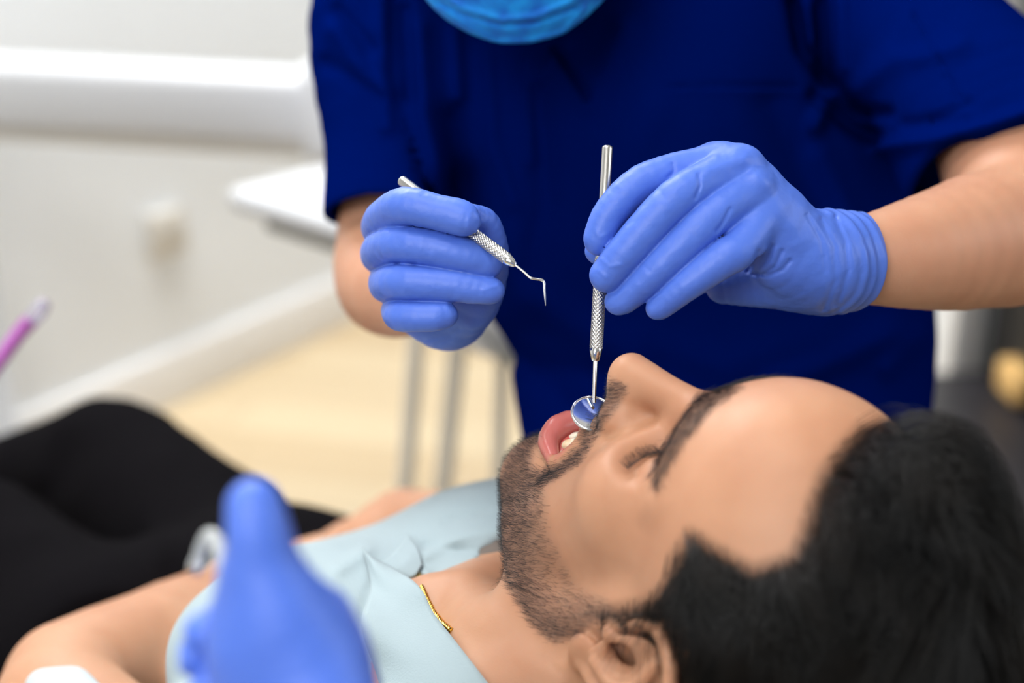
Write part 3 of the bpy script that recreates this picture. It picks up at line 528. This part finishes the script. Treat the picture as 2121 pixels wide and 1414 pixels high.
# ------------------------------------------------------------------ patient: head in its own axes (forward, up, left)
HR = np.array([[-.27, .63, -.73], [.96, .15, -.23], [.03, .76, .64]]); u0, s0, v0 = np.linalg.svd(HR); HR = u0 @ v0
H0 = np.array([10.5, -12.5, -70.9])
def hl(P): return (P - H0.astype(np.float32)) @ HR.astype(np.float32)      # lens axes -> head axes
def hw(f, u, l): return H0 + HR @ np.array([f, u, l], float)                # head point -> lens axes
def head_local(p):
    q = p.copy(); q[:, 2] = np.abs(q[:, 2]); E = lambda a, b: ell(q, a, b); C = lambda pts, rs, k=.3: chain3(q, pts, rs, k)
    d = smin(E((-1.2, 4.4, 0), (9.3, 8.9, 7.4)), E((3.2, 5.4, 0), (6.9, 6.4, 6.3)), 3)
    d = smin(d, E((4.0, -1.8, 0), (5.0, 6.8, 5.7)), 2.5); d = smin(d, E((5.9, -1.0, 3.7), (2.5, 2.1, 2.4)), 2)
    jaw = C([(0.6, -.5, 5.6), (1.0, -6.3, 5.0), (4.2, -9.2, 3.4), (7.0, -11.0, .9)], [1.7, 1.5, 1.5, 1.6], 1.5)
    jaw = smin(jaw, C([(1, -5.5, 0), (6.4, -10.2, 0)], [5.0, 2.4], 1), 1.2); jaw = smin(jaw, E((4.4, -5.4, 2.6), (3.3, 5.0, 2.9)), 1.5)
    d = smin(d, jaw, 1.6); d = smin(d, E((7.3, -10.8, 0), (1.75, 1.6, 2.0)), 1.0)
    d = smin(d, E((6.9, -4.6, 0), (3.0, 2.1, 2.25)), 1.5)
    d = smin(d, E((7.4, -8.6, 0), (1.7, 1.6, 2.5)), 1.0)
    d = smin(d, C([(8.5, 3.5, .6), (8.1, 3.9, 3.0), (6.1, 3.2, 5.0)], [.85, .85, .7], .5), 1.4)
    d = smax(d, -E((8.7, 1.4, 3.3), (1.8, 1.35, 1.9)), 1.2); d = smin(d, E((6.6, 1.5, 3.4), (1.3, 1.25, 1.5)), .35)
    d = d + .12 * np.exp(-(C([(7.5, .9, 2.2), (7.9, .75, 3.4), (7.0, 1.0, 4.7)], [0, 0, 0], .1) / .12) ** 2)          # closed lid line
    nose = C([(8.6, 2.9, 0), (10.2, .1, 0), (11.5, -2.1, 0)], [.85, .95, 1.18], .6)
    nose = smin(nose, C([(8.6, -2.6, .5), (10.4, -2.4, .5)], [1.4, .9], .4), 1.0); nose = smin(nose, q_ball(q, (9.75, -2.75, 1.3), .82), .6)
    d = smin(d, nose, .9)
    d = smax(d, -E((10.0, -3.6, .62), (.75, .55, .34)), .25)
    d = d + .10 * np.exp(-(C([(10.2, -2.0, 1.75), (9.3, -1.9, 2.1), (8.9, -2.9, 2.1)], [0, 0, 0], .1) / .28) ** 2)
    up = C([(8.15, -6.3, 2.55), (8.8, -5.0, 1.6), (9.95, -5.35, .6), (10.0, -5.4, 0)], [.30, .38, .44, .42], .2)
    lo = C([(8.15, -6.75, 2.5), (9.0, -7.85, 1.6), (9.45, -8.1, .6), (9.5, -8.12, 0)], [.34, .56, .72, .72], .2)
    d = smin(d, up, .7); d = smin(d, lo, .5)
    cav = E((8.3, -6.7, 0), (3.6, 1.4, 2.5)); d = smax(d, -cav, .3)
    d = smin(d, up, .12); d = smin(d, lo, .12)
    # ear
    e = C([(.9, .6, 7.0), (1.0, 2.9, 7.6), (-.6, 3.9, 8.4), (-2.4, 3.1, 8.9), (-2.8, .9, 8.9), (-2.0, -1.4, 8.3), (-.9, -2.7, 7.6)], [.32, .36, .36, .36, .34, .32, .34], .15)
    e = smin(e, E((-1.0, .7, 7.75), (1.7, 2.9, .42)), .4); e = smin(e, E((-.2, -2.6, 7.45), (.85, .95, .42)), .3)
    e = smin(e, C([(-.5, 2.7, 8.0), (-1.5, 1.4, 8.4), (-1.5, -.3, 8.3), (-.5, -1.4, 8.0)], [.3, .38, .38, .36], .2), .15)
    e = smax(e, -E((-.35, .35, 8.2), (.75, 1.05, 1.0)), .25); e = smin(e, q_ball(q, (.75, -.2, 7.6), .45), .25); e = smax(e, -E((.1, -.1, 7.2), (.35, .4, .9)), .15)
    d = smin(d, e, .25)
    return d
def q_ball(q, c0, r): return np.sqrt(((q - np.array(c0, np.float32)) ** 2).sum(1)) - r
TN = np.array([-.12, .97, 0]); TA = np.array([-.42, -.06, -.905]); TA /= np.linalg.norm(TA); TN -= TA * (TN @ TA); TN /= np.linalg.norm(TN); TL = np.cross(TA, TN)
if TL[0] > 0: TL = -TL
T0 = np.array([-.4, -19.6, -75.5]); TR = np.stack([TN, TA, TL], 1)
def tw(n, a, l): return T0 + TN * n + TA * a + TL * l
def torso(P, e=0.0):
    d = ell(P, tw(-2.5, 19, -1), (10.5 + e, 22 + e, 14.5 + e), TR); d = smin(d, ell(P, tw(-5.0, 41, -1), (9.2 + e, 19 + e, 13.2 + e), TR), 5)
    for s in (-1, 1): d = smin(d, ell(P, tw(-2.5, 5, s * 14), (6.2 + e, 6.5 + e, 6.5 + e), TR), 5); d = smin(d, ell(P, tw(3, 14, s * 7), (5 + e, 8 + e, 7 + e), TR), 4)
    return smin(d, ell(P, tw(4.6, 15, -9), (5.6 + e, 13 + e, 7 + e), TR), 4)
ELB_L = c(125, 1470, 90); WR_L = c(470, 1238, 112); SH_L = tw(-8, 8, 11); SH_R = tw(-2, 5, -16); ELB_R = c(895, 1118, 116); WR_R = c(640, 1190, 121)
def arms(P):
    a = chain3(P, [SH_L, ELB_L, ELB_L * .55 + WR_L * .45, WR_L, WR_L + np.array([4, .5, -2])], [4.8, 4.2, 4.3, 2.9, 3.0], 2.5)
    b = chain3(P, [SH_R, ELB_R, ELB_R * .6 + WR_R * .4, WR_R, WR_R + np.array([-4, -.5, 1])], [4.8, 4.0, 4.0, 2.8, 3.0], 2.5); return np.minimum(a, b)
def hands(P):
    """two relaxed hands laid over each other on the belly"""
    d = None
    for wr, dx, sgn in ((WR_L, np.array([1, .18, -.35]), 1), (WR_R, np.array([-1, -.12, .3]), -1)):
        dx = dx / np.linalg.norm(dx); up = np.array([0, 1, 0.]); up -= dx * (up @ dx); up /= np.linalg.norm(up); sd = np.cross(dx, up); o = wr + up * (.8 if sgn > 0 else -.3)
        h = chain3(P, [o, o + dx * 8], [2.2, 2.6], 1); 
        for k, (off, ln) in enumerate(((-2.9, 6.4), (-1, 7.4), (1, 7.0), (2.8, 5.6))):
            a = o + dx * 7 + sd * off; h = smin(h, chain3(P, [o + dx * 1 + sd * off * .5, a, a + dx * ln * .55 - up * .5, a + dx * ln - up * 1.8], [1.6, 1.15, .95, .8], .4), .35)
        h = smin(h, chain3(P, [o + dx * 2, o + dx * 5 - sd * 4.2, o + dx * 8 - sd * 5.2 - up * .4], [1.8, 1.25, .95], .5), .8)
        d = h if d is None else np.minimum(d, h)
    return d
def p_head(P):
    q = hl(P); d = head_local(q)
    nk = chain3(P, [hw(-2.2, -1.0, 0), hw(-2.2, -6.5, 0), tw(-1.0, -1, 0), tw(-2, 6, 0)], [5.6, 5.4, 6.1, 7], 2)
    lar = chain3(P, [hw(2.4, -8.5, 0), tw(4.6, -1.5, 0), tw(5.0, 3.5, 0)], [2.4, 1.7, 2.2], 1.5); nk = smin(nk, lar, 2)
    for s in (-1, 1): nk = smin(nk, chain3(P, [hw(-2, -3.5, s * 5.2), tw(2, -.5, s * 4.0), tw(5.2, 4.5, s * 1.4)], [1.6, 1.3, 1.0], 1), 1.4)
    for s in (-1, 1): nk = smin(nk, chain3(P, [tw(5.6, 4.6, s * 1.7), tw(4.3, 3.4, s * 8), tw(1.5, 2.5, s * 13)], [.9, .75, .7], 1), 1.6)
    d = smin(d, nk, 1.6); d = smin(d, torso(P, -.1), 3.0); return d + .012 * vnoise(P, (.7, .7, .7), 2)
def p_body(P): return smin(smin(torso(P, -.1), arms(P), 2.0), hands(P), .6)
lo_ = [-7.5, -34, -94]; hi_ = [28, 3.5, -55]
V1, Q1 = surf(p_head, lo_, hi_, .155)
V2, Q2 = surf(p_body, [-40, -45, -145], [22, -4, -58], .4)
nV1 = len(V1)
HP = hl(V1.astype(np.float32)); HM = HP.copy(); HM[:, 2] = np.abs(HM[:, 2]); PM = H0 + HM @ HR.T; mx_, my_ = 1060.5 + PM[:, 0] / -PM[:, 2] * K, 707 - PM[:, 1] / -PM[:, 2] * K
N1 = grad(p_head, V1); NL = N1 @ HR
HAIRP = [(1858, 840), (1790, 880), (1742, 930), (1705, 980), (1682, 1040), (1675, 1100), (1640, 1152), (1560, 1178), (1490, 1142), (1430, 1105), (1400, 1150), (1385, 1210), (1340, 1248), (1270, 1262), (1240, 1275), (1270, 1294), (1330, 1294), (1352, 1320), (1390, 1400), (1410, 1500), (1300, 1700), (1500, 2400), (3200, 2400), (3200, 300), (1900, 700), (1864, 800)]
BEARDP = [(1128, 880), (1060, 930), (1030, 1000), (1030, 1100), (1050, 1210), (1100, 1290), (1150, 1330), (1195, 1318), (1232, 1290), (1285, 1284), (1262, 1248), (1200, 1215), (1160, 1150), (1136, 1080), (1130, 1015), (1150, 985), (1128, 975), (1100, 962), (1102, 930), (1135, 905)]
STACHE = [(1300, 800), (1270, 785), (1232, 838), (1210, 880), (1200, 925), (1168, 952), (1130, 970), (1100, 985), (1120, 1015), (1160, 985), (1205, 955), (1228, 915), (1250, 880), (1275, 850), (1292, 822)]
BROWP = [(1475, 790), (1448, 812), (1412, 862), (1384, 905), (1360, 950), (1348, 1005), (1362, 1012), (1384, 965), (1410, 925), (1445, 882), (1482, 840), (1540, 800)]
ear = (HM[:, 2] > 6.7) & (HP[:, 0] > -3.6) & (HP[:, 0] < 1.3) & (HP[:, 1] < 4.6) & (HP[:, 1] > -4)
facing = True
def soft(poly, w_): return np.clip(polydist(mx_, my_, poly) / w_ + .5, 0, 1)
onhead = np.clip((HP[:, 1] + 7.0 + .0 * HP[:, 0]) / 1.0, 0, 1)
scalp = soft(HAIRP, 46) * onhead * ~ear * np.clip((HP[:, 1] + 4.5) / 1.0, 0, 1)
front = (NL[:, 0] > -.35) | (HP[:, 0] > 3)
beard = soft(BEARDP, 18) * (HP[:, 0] > 0) * (HP[:, 1] < 1.5) * np.clip(p_head_d := 1, 0, 1)
beard = beard * (HP[:, 1] > -13.2); stache = soft(STACHE, 14) * (HP[:, 0] > 6.2) * (HM[:, 2] < 4.2)
under = np.clip(-(NL[:, 1] + .35) * 2, 0, 1) * np.clip((HP[:, 0] - 2.0) / 1.5, 0, 1) * np.clip((-6.5 - HP[:, 1]) / 1.0, 0, 1) * (HP[:, 1] > -13)
beard = np.maximum(beard, under * .9)
brow = soft(BROWP, 14) * (HP[:, 0] > 4.0)
ql = HM.astype(np.float32)
dl = chain3(ql, [(8.15, -6.75, 2.5), (9.0, -7.85, 1.6), (9.45, -8.1, .6), (9.5, -8.12, 0)], [.34, .56, .72, .72], .2)
du_ = chain3(ql, [(8.15, -6.3, 2.55), (8.8, -5.0, 1.6), (9.95, -5.35, .6), (10.0, -5.4, 0)], [.30, .38, .44, .42], .2)
lip = np.clip(1 - (np.minimum(dl, du_) - .02) / .10, 0, 1) * (HP[:, 0] > 6)
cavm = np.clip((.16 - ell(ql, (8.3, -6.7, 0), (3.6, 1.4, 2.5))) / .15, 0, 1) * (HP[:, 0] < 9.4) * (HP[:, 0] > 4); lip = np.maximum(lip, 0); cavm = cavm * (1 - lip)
edge_ = np.clip(1 - (mx_ - np.interp(my_, [900, 1000, 1100, 1200, 1260, 1310], [1118, 1066, 1064, 1078, 1100, 1150])) / 75, 0, 1); edge_ = np.maximum(edge_, np.clip((my_ - 1225) / 50, 0, 1) * .55)
pad = np.zeros(len(V2))
body = mk('person', np.concatenate([V1, V2]), np.concatenate([Q1, Q2 + nV1]), M_skin_p, cols={'lip': np.concatenate([lip, pad]), 'stubble': np.concatenate([np.clip(np.maximum(beard * (.35 + .9 * edge_), stache) * (1 - lip), 0, 1) * .62, pad]), 'cavity': np.concatenate([cavm, pad]), 'scalp': np.concatenate([np.maximum(scalp, brow * .6), pad])})
tag(body, 'bearded patient lying back with open mouth in pale blue shirt', 'person')
# scalp hair
def comb(R_, vec, amt_n, n):
    v = vec - n * (vec * n).sum(1)[:, None]; v /= np.linalg.norm(v, axis=1)[:, None] + 1e-6; v = v + n * amt_n[:, None] if np.ndim(amt_n) else v + n * amt_n; return v / np.linalg.norm(v, axis=1)[:, None]
R_ = sample(V1, Q1, 30000, scalp ** 1.5 + 1e-9); q = hl(R_.astype(np.float32)); n = grad(p_head, R_); nl = n @ HR
side = np.clip(np.abs(q[:, 2]) / 6.5, 0, 1); fr = np.clip((q[:, 0] + 1) / 8, 0, 1)
vec = np.stack([-.9 + 0 * side, .75 * fr - .25 * side - .1, .35 * np.sign(q[:, 2]) * (1 - side) + .2], 1) + rng.normal(0, .14, (len(q), 3)); vec += .7 * np.stack([vnoise(q, (1.3,) * 3, k) for k in (1, 2, 3)], 1)
vec = vec @ HR.T; ln = (2.6 + 2.6 * np.clip((q[:, 1] + 1) / 9, 0, 1)) * rng.uniform(.6, 1.15, len(q)) * np.clip(.35 + 1.2 * (q[:, 1] + 2) / 8, .3, 1)
steps = []; p = R_.copy(); lift = .6 * np.clip((q[:, 1] + 1) / 7, .15, 1) + 1.9 * np.clip((q[:, 1] - 7) / 3, 0, 1) * np.clip(q[:, 0] / 5, 0, 1)
for k in range(6):
    dr = comb(None, vec, lift * (1.0, .8, .45, .1, -.15, -.3)[k], n); p = p + dr * (ln / 6)[:, None]; steps.append(p.copy())
hair_curves('hair', R_, steps, M_hair, body, .013, .004)
# beard, moustache, brows, lashes
def short_hair(name, wgt, num, vecl, length, ncomp, m, jit=.25, r=.0055):
    R_ = sample(V1, Q1, num, wgt + 1e-9); n = grad(p_head, R_); q = hl(R_.astype(np.float32)); v = np.tile(np.array(vecl, float), (len(R_), 1)); v[:, 2] *= np.sign(q[:, 2]); v = v + rng.normal(0, jit, v.shape); v = v @ HR.T
    ln = length * rng.uniform(.5, 1.2, len(R_)); p = R_.copy(); st = []
    for k in range(3): p = p + comb(None, v, ncomp * (1.0, .75, .5)[k], n) * (ln / 3)[:, None]; st.append(p.copy())
    return hair_curves(name, R_, st, m, body, r, r * .3)
bw_ = beard * (.3 + .95 * edge_) * (1 - lip)
short_hair('beard', bw_ ** 1.3 * (.55 + .45 * vnoise(HP, (.5,) * 3, 4) ** 2), 15000, (.25, -1, .1), .5, .75, M_beard)
short_hair('moustache', stache * (1 - lip), 4200, (.1, -1, .5), .42, .45, M_beard)
short_hair('eyebrow', brow, 3200, (-.1, .25, 1), .75, .3, M_beard, .2, .007)
for s in (-1, 1):
    R_ = np.array([hw(*(np.array(a) * (1, 1, s))) for a in [(7.75 - .09 * (t * 2.6 - 1.1) ** 2 * 1.1 + .2, .82, 2.2 + 2.5 * t) for t in np.linspace(0, 1, 90)]]); fw = HR @ np.array([.75, -.55, .35 * s])
    hair_curves('eyelashes', R_, [R_ + fw * .25 + rng.normal(0, .03, R_.shape), R_ + fw * .5 + np.array([0, .12, 0]) + rng.normal(0, .05, R_.shape)], M_beard, body, .012, .004)
# teeth of the lower and upper jaw
tr = empty('lower_teeth', (0, 0, 0)); tr.parent = body
ur = empty('upper_teeth', (0, 0, 0)); ur.parent = body
def toothmesh(pos, out, upv, wd_, hg, th):
    V, F = box((-wd_ / 2, -th / 2, -hg / 2), (wd_ / 2, th / 2, hg / 2), min(wd_, th) * .34, 4); V = np.array(V); V[:, 0] *= 1 - .12 * (V[:, 2] < 0); rt = np.cross(out, upv); return (V @ np.array([rt, out, upv])) + pos, F
for (par, u_lv, up_s, rad, nn) in ((tr, -6.9, 1, (2.05, 2.05), 8), (ur, -5.75, -1, (2.15, 2.3), 8)):
    ang = np.linspace(-1.25, 1.25, nn)
    for k, t_ in enumerate(ang):
        pos = hw(6.85 + rad[0] * math.cos(t_), u_lv + .04 * (k % 2), rad[1] * math.sin(t_)); out = HR @ np.array([math.cos(t_) / rad[0], 0, math.sin(t_) / rad[1]]); out /= np.linalg.norm(out); upv = HR @ np.array([.12 * up_s, 1.0 * up_s, 0]); upv -= out * (out @ upv); upv /= np.linalg.norm(upv)
        V, F = toothmesh(pos, out, upv, .62, .95, .5 + .25 * abs(t_)); mk('tooth', V, F, M_tooth, par)
    gp = [hw(6.65 + rad[0] * math.cos(t_), u_lv - .55 * up_s, rad[1] * math.sin(t_)) for t_ in np.linspace(-1.6, 1.6, 24)]; V, F = tube(gp, [.42] * 24, 14); mk('gum', V, F, M_gum, par)
V, F = tube([hw(2.5, -8.0, 0), hw(5, -7.9, 0), hw(7.2, -7.8, 0), hw(7.9, -7.75, 0)], [1.3, 1.3, .95, .4], 24, smoothn=12); mk('tongue', V, F, M_gum, body)
# ---- clothes
NECKP = [(866, 1186), (905, 1206), (958, 1208), (984, 1178), (998, 1140), (1030, 1118), (1085, 1104), (1300, 1060), (1700, 1300), (1500, 1800), (1150, 1640), (1005, 1420), (940, 1330), (895, 1270)]
def p_shirt(P):
    x, y = proj(P); d = torso(P, .3)
    sl = chain3(P, [SH_L, SH_L * .45 + ELB_L * .55], [6.2, 5.2], 2); cutl = (P - (SH_L * .55 + ELB_L * .45)) @ ((ELB_L - SH_L) / np.linalg.norm(ELB_L - SH_L)); sl = smax(sl, cutl, .3)
    sr = chain3(P, [SH_R, SH_R * .6 + ELB_R * .4], [6.2, 5.8], 2); cutr = (P - (SH_R * .66 + ELB_R * .34)) @ ((ELB_R - SH_R) / np.linalg.norm(ELB_R - SH_R)); sr = smax(sr, cutr, .3)
    d = smin(smin(d, sl, 1.5), sr, 3)
    for pts, wp, am in (([(1060, 1090), (960, 1110), (880, 1150)], 12, .22), ([(1000, 1060), (930, 1080)], 12, -.15), ([(880, 1130), (990, 1140), (1060, 1120)], 9, -.2), ([(860, 1300), (820, 1380), (800, 1414)], 16, .25), ([(700, 1180), (760, 1140)], 16, .2), ([(640, 1200), (720, 1300)], 24, -.2), ([(980, 1190), (900, 1200), (880, 1185)], 8, .3), ([(780, 1180), (745, 1290), (720, 1350)], 12, -.12)): d = d - fold(P, pts, wp, am)
    d = d + .10 * vnoise(P, (3, 3, 3), 6)
    nd_ = polydist(x, y, NECKP) * (-P[:, 2]) / K; fr_ = (P - tw(-9, 0, 0)) @ TN; hole = -smin(smin(nd_, fr_, .3), 9.0 - seg(P, hw(-2.2, -5, 0), tw(4, 8, 0), 0, 0), .5)
    bot = (P - tw(0, 46, 0)) @ TA
    return smax(smax(d, -hole, .15), bot, .3)
V, Q = surf(p_shirt, [-42, -48, -150], [26, -2, -52], .28); shirt = mk('shirt', V, Q, M_shirt, body)
def drape(f, grid, off): return [[(lambda d: c(px, py, d - o))(hit(f, px, py)) for (px, py, o) in row] for row in grid]
f_t = lambda P: np.minimum(p_shirt(P), p_head(P))
V, F = sheet(drape(f_t, [[(800, 1170, .9), (764, 1150, 1.4), (752, 1133, 1.5)], [(866, 1212, 1.0), (810, 1225, 1.1), (768, 1215, .8)], [(900, 1272, .9), (832, 1290, 1.0), (748, 1292, .5)], [(955, 1342, .7), (880, 1375, .8), (778, 1385, .4)], [(1012, 1416, .5), (930, 1450, .7), (810, 1480, .4)], [(1090, 1520, .5), (1000, 1560, .7), (880, 1590, .4)]], 0), .14, 6); mk('collar', V, F, M_shirt, body)
V, F = sheet(drape(f_t, [[(788, 1168, .7), (822, 1140, .9), (848, 1108, .9)], [(815, 1186, .8), (842, 1164, 1.0), (866, 1136, 1.0)], [(838, 1200, .5), (860, 1192, .7), (874, 1170, .8)]], 0), .16, 6); mk('button_placket', V, F, M_shirt, body)
M_collar_shade = mat('painted_collar_shade', srgb(112, 102, 95), .9)  # dark colour paints the shade inside the open collar
V, F = sheet(drape(lambda P: torso(P, -.1), [[(956, 1205, .2), (1015, 1188, .25), (1080, 1162, .2)], [(980, 1172, .45), (1022, 1156, .5), (1080, 1134, .4)], [(996, 1136, .5), (1034, 1114, .6), (1080, 1098, .4)]], 0), .12, 6); shd = mk('collar_inside_shade', V, F, M_collar_shade, body); shd['label'] = 'inside of the open collar, its shade painted into the colour'
gp = [c(x, y, hit(p_head, x, y) - .14) for x, y in ((862, 1172), (868, 1192), (874, 1215), (884, 1240), (897, 1265), (915, 1288), (935, 1305))]; V = []; F = []
P_ = np.array(gp); tt = np.linspace(0, len(P_) - 1, 90); cl = np.stack([np.interp(tt, range(len(P_)), P_[:, k]) for k in range(3)], 1)
neck = empty('necklace', tuple(W1(cl[45]))); tag(neck, 'fine gold rope chain showing at the open shirt collar', 'necklace')
for ph in (0, 2 * math.pi / 3, 4 * math.pi / 3):
    q_ = cl + .085 * np.stack([np.cos(np.arange(90) * .9 + ph), np.sin(np.arange(90) * .9 + ph) * .6, 0 * np.arange(90)], 1); V, F = tube(list(q_), [.095] * 90, 8); mk('strand', V, F, M_gold, neck)
def p_pants(P):
    r = chain(P, [(621, 1362, 122, 235), (420, 1130, 138, 170), (235, 935, 152, 112), (120, 1000, 157, 130), (-300, 1150, 185, 150)], 6)
    l = chain(P, [(205, 1400, 114, 245), (60, 1270, 124, 200), (-100, 1125, 133, 150), (-240, 1180, 138, 120), (-700, 1500, 160, 90)], 6)
    d = smin(smin(r, l, 1.5), ell(P, tw(-3.5, 52, 0), (11.5, 11, 17.5), TR), 4)
    d = smin(d, chain(P, [(430, 1170, 138, 165), (175, 1030, 152, 120)], 1), 3)
    for pts, wp, am in (([(480, 1080), (560, 1180)], 30, .5), ([(330, 950), (300, 1050), (330, 1150)], 36, .5), ([(130, 880), (90, 980)], 26, .6)): d = d - fold(P, pts, wp, am)
    return smax(d + .25 * vnoise(P, (6, 6, 6), 2), -((P - tw(0, 43, 0)) @ TA), .3)
V, Q = surf(p_pants, [-100, -75, -200], [8, -2, -95], .8); mk('trousers', V, Q, M_pants, body)
for q0_, dv in (((-300, 1150, 185), (-.55, .35, -.75)), ((-700, 1500, 160), (-.55, .35, -.75))):
    o_ = c(*q0_); dv = np.array(dv) / np.linalg.norm(dv)
    def p_shoe(P, o_=o_, dv=dv): return smin(chain3(P, [o_, o_ + np.array([-5, -3.5, -4]), o_ + dv * 15 + np.array([-3, -3, 0])], [6.2, 4.6, 3.8], 1), seg(P, o_ + np.array([-5, -6, -3]), o_ + np.array([-5, -3, -2]), 4.2, 4), 2)
    V, Q = surf(p_shoe, o_ - 32, o_ + 16, .8); mk('shoe', V, Q, M_dark, body)
# ------------------------------------------------------------------ assistant's gloved hand close to the lens
def a_glove(P):
    th = chain(P, [(526, 1048, 46, 58), (535, 1100, 46, 68), (552, 1180, 46.2, 78), (590, 1280, 46.5, 105), (620, 1350, 47, 120)], 1)
    d = chain(P, [(600, 1330, 47.5, 128), (650, 1400, 47, 125), (720, 1600, 45, 100), (800, 1850, 42, 90)], 1)
    d = smin(d, th, 1.0)
    d = smin(d, chain(P, [(520, 1200, 47, 62), (540, 1330, 47.6, 110), (560, 1460, 47.6, 110)], 1), 1.2)
    for pts in ([(655, 1290, 48, 82), (560, 1290, 49.6, 62), (470, 1300, 49.8, 54), (425, 1310, 49.2, 44)], [(665, 1370, 47.6, 88), (560, 1372, 49.4, 60), (460, 1368, 49.8, 52), (400, 1360, 49.4, 40)], [(660, 1450, 46.8, 84), (560, 1450, 48.6, 58), (470, 1440, 49, 50), (430, 1432, 48.6, 40)], [(660, 1520, 46, 74), (570, 1520, 47.6, 50), (490, 1510, 48, 42), (460, 1502, 47.6, 36)]): d = smin(d, chain(P, pts, .5), .18)
    d = d - fold(P, [(520, 1010), (535, 1060)], 16, .03); e = c(770, 1750, 43); cu = (P - e) @ np.array([.35, -.93, .1])
    return smax(d + .015 * vnoise(P, (.7,) * 3, 4), cu, .2)
def a_arm(P): return chain(P, [(700, 1540, 45.5, 96), (760, 1740, 43.5, 98), (900, 2200, 38, 130), (1000, 2600, 34, 150)], 1)
V, Q = surf(a_arm, [-7, -24, -48], [4, -8, -31], .25); asst = mk('person', V, Q, M_skin_d); tag(asst, 'forearm of an assistant in a blue glove, very close and out of focus', 'person')
V, Q = surf(a_glove, [-11.5, -17, -53], [-1.5, -4, -40], .11); g3 = mk('glove', V, Q, M_glove, asst); g3['label'] = 'blue glove with raised thumb closest to the viewer'
t = empty('suction_tip', tuple(W1(c(430, 1130, 49)))); tag(t, 'bent clear suction tip held by the nearest gloved hand', 'suction tip')
V, F = tube([c(408, 1172, 51), c(418, 1135, 50.8), c(434, 1108, 50.5), c(452, 1128, 50), c(462, 1180, 49.2), c(478, 1260, 48.7), c(500, 1330, 48.4)], [.22, .24, .25, .27, .3, .3, .3], 20, smoothn=40); mk('tube', V, F, M_clearg, t)
V, F = tube([c(405, 1180, 51.1), c(409, 1165, 51)], [.27, .28], 20); mk('nozzle', V, F, M_chrome, t)
# ------------------------------------------------------------------ reclined dental chair under the patient
ch = empty('dental_chair', (.0, 1.1, 0)); tag(ch, 'dark grey reclined dental chair under the patient', 'dental chair')
def cush(name, ctr, ax, half, bev): V, F = box([-h for h in half], half, bev, 5); mk(name, np.array(V) @ np.array(ax) + ctr, F, M_vinyl, ch)
HF, HU, HLf = HR[:, 0], HR[:, 1], HR[:, 2]
cush('headrest', hw(-13.9, 3.0, 0), [HF, HU, HLf], [3.0, 10, 12], 2.4)
cush('backrest', tw(-16, 22, 0), [TN, TA, TL], [2.6, 27, 22], 2.2)
cush('seat', tw(-19.5, 66, 0), [TN, TA, TL], [3.5, 20, 24], 2.6)
w0 = W1(tw(-19, 60, 0)); V, F = tube([np.array([w0[0], w0[1], 0]), np.array([w0[0], w0[1], .03]), np.array([w0[0], w0[1], .05]), np.array([w0[0], w0[1], w0[2] - .03])], [.32, .32, .12, .1], 32); mk('pedestal', V, F, M_white, ch, world=True)
M_pad = mat('pale_vinyl', srgb(190, 204, 212), .5)
V, F = box((-2.0, -1.4, -9), (2.0, 1.4, 9), 1.2, 5); R2 = np.stack([np.cross([0, 1, 0], -TA), [0, 1, 0], -TA]); mk('armrest', np.array(V) @ R2 + c(158, 1474, 80), F, M_pad, ch)
V, F = tube([c(158, 1474, 80) - np.array([0, .8, 0]), c(190, 1640, 80), tw(-16, 18, 20)], [1.3, 1.3, 1.6], 20, smoothn=14); mk('armrest_bracket', V, F, M_under, ch)
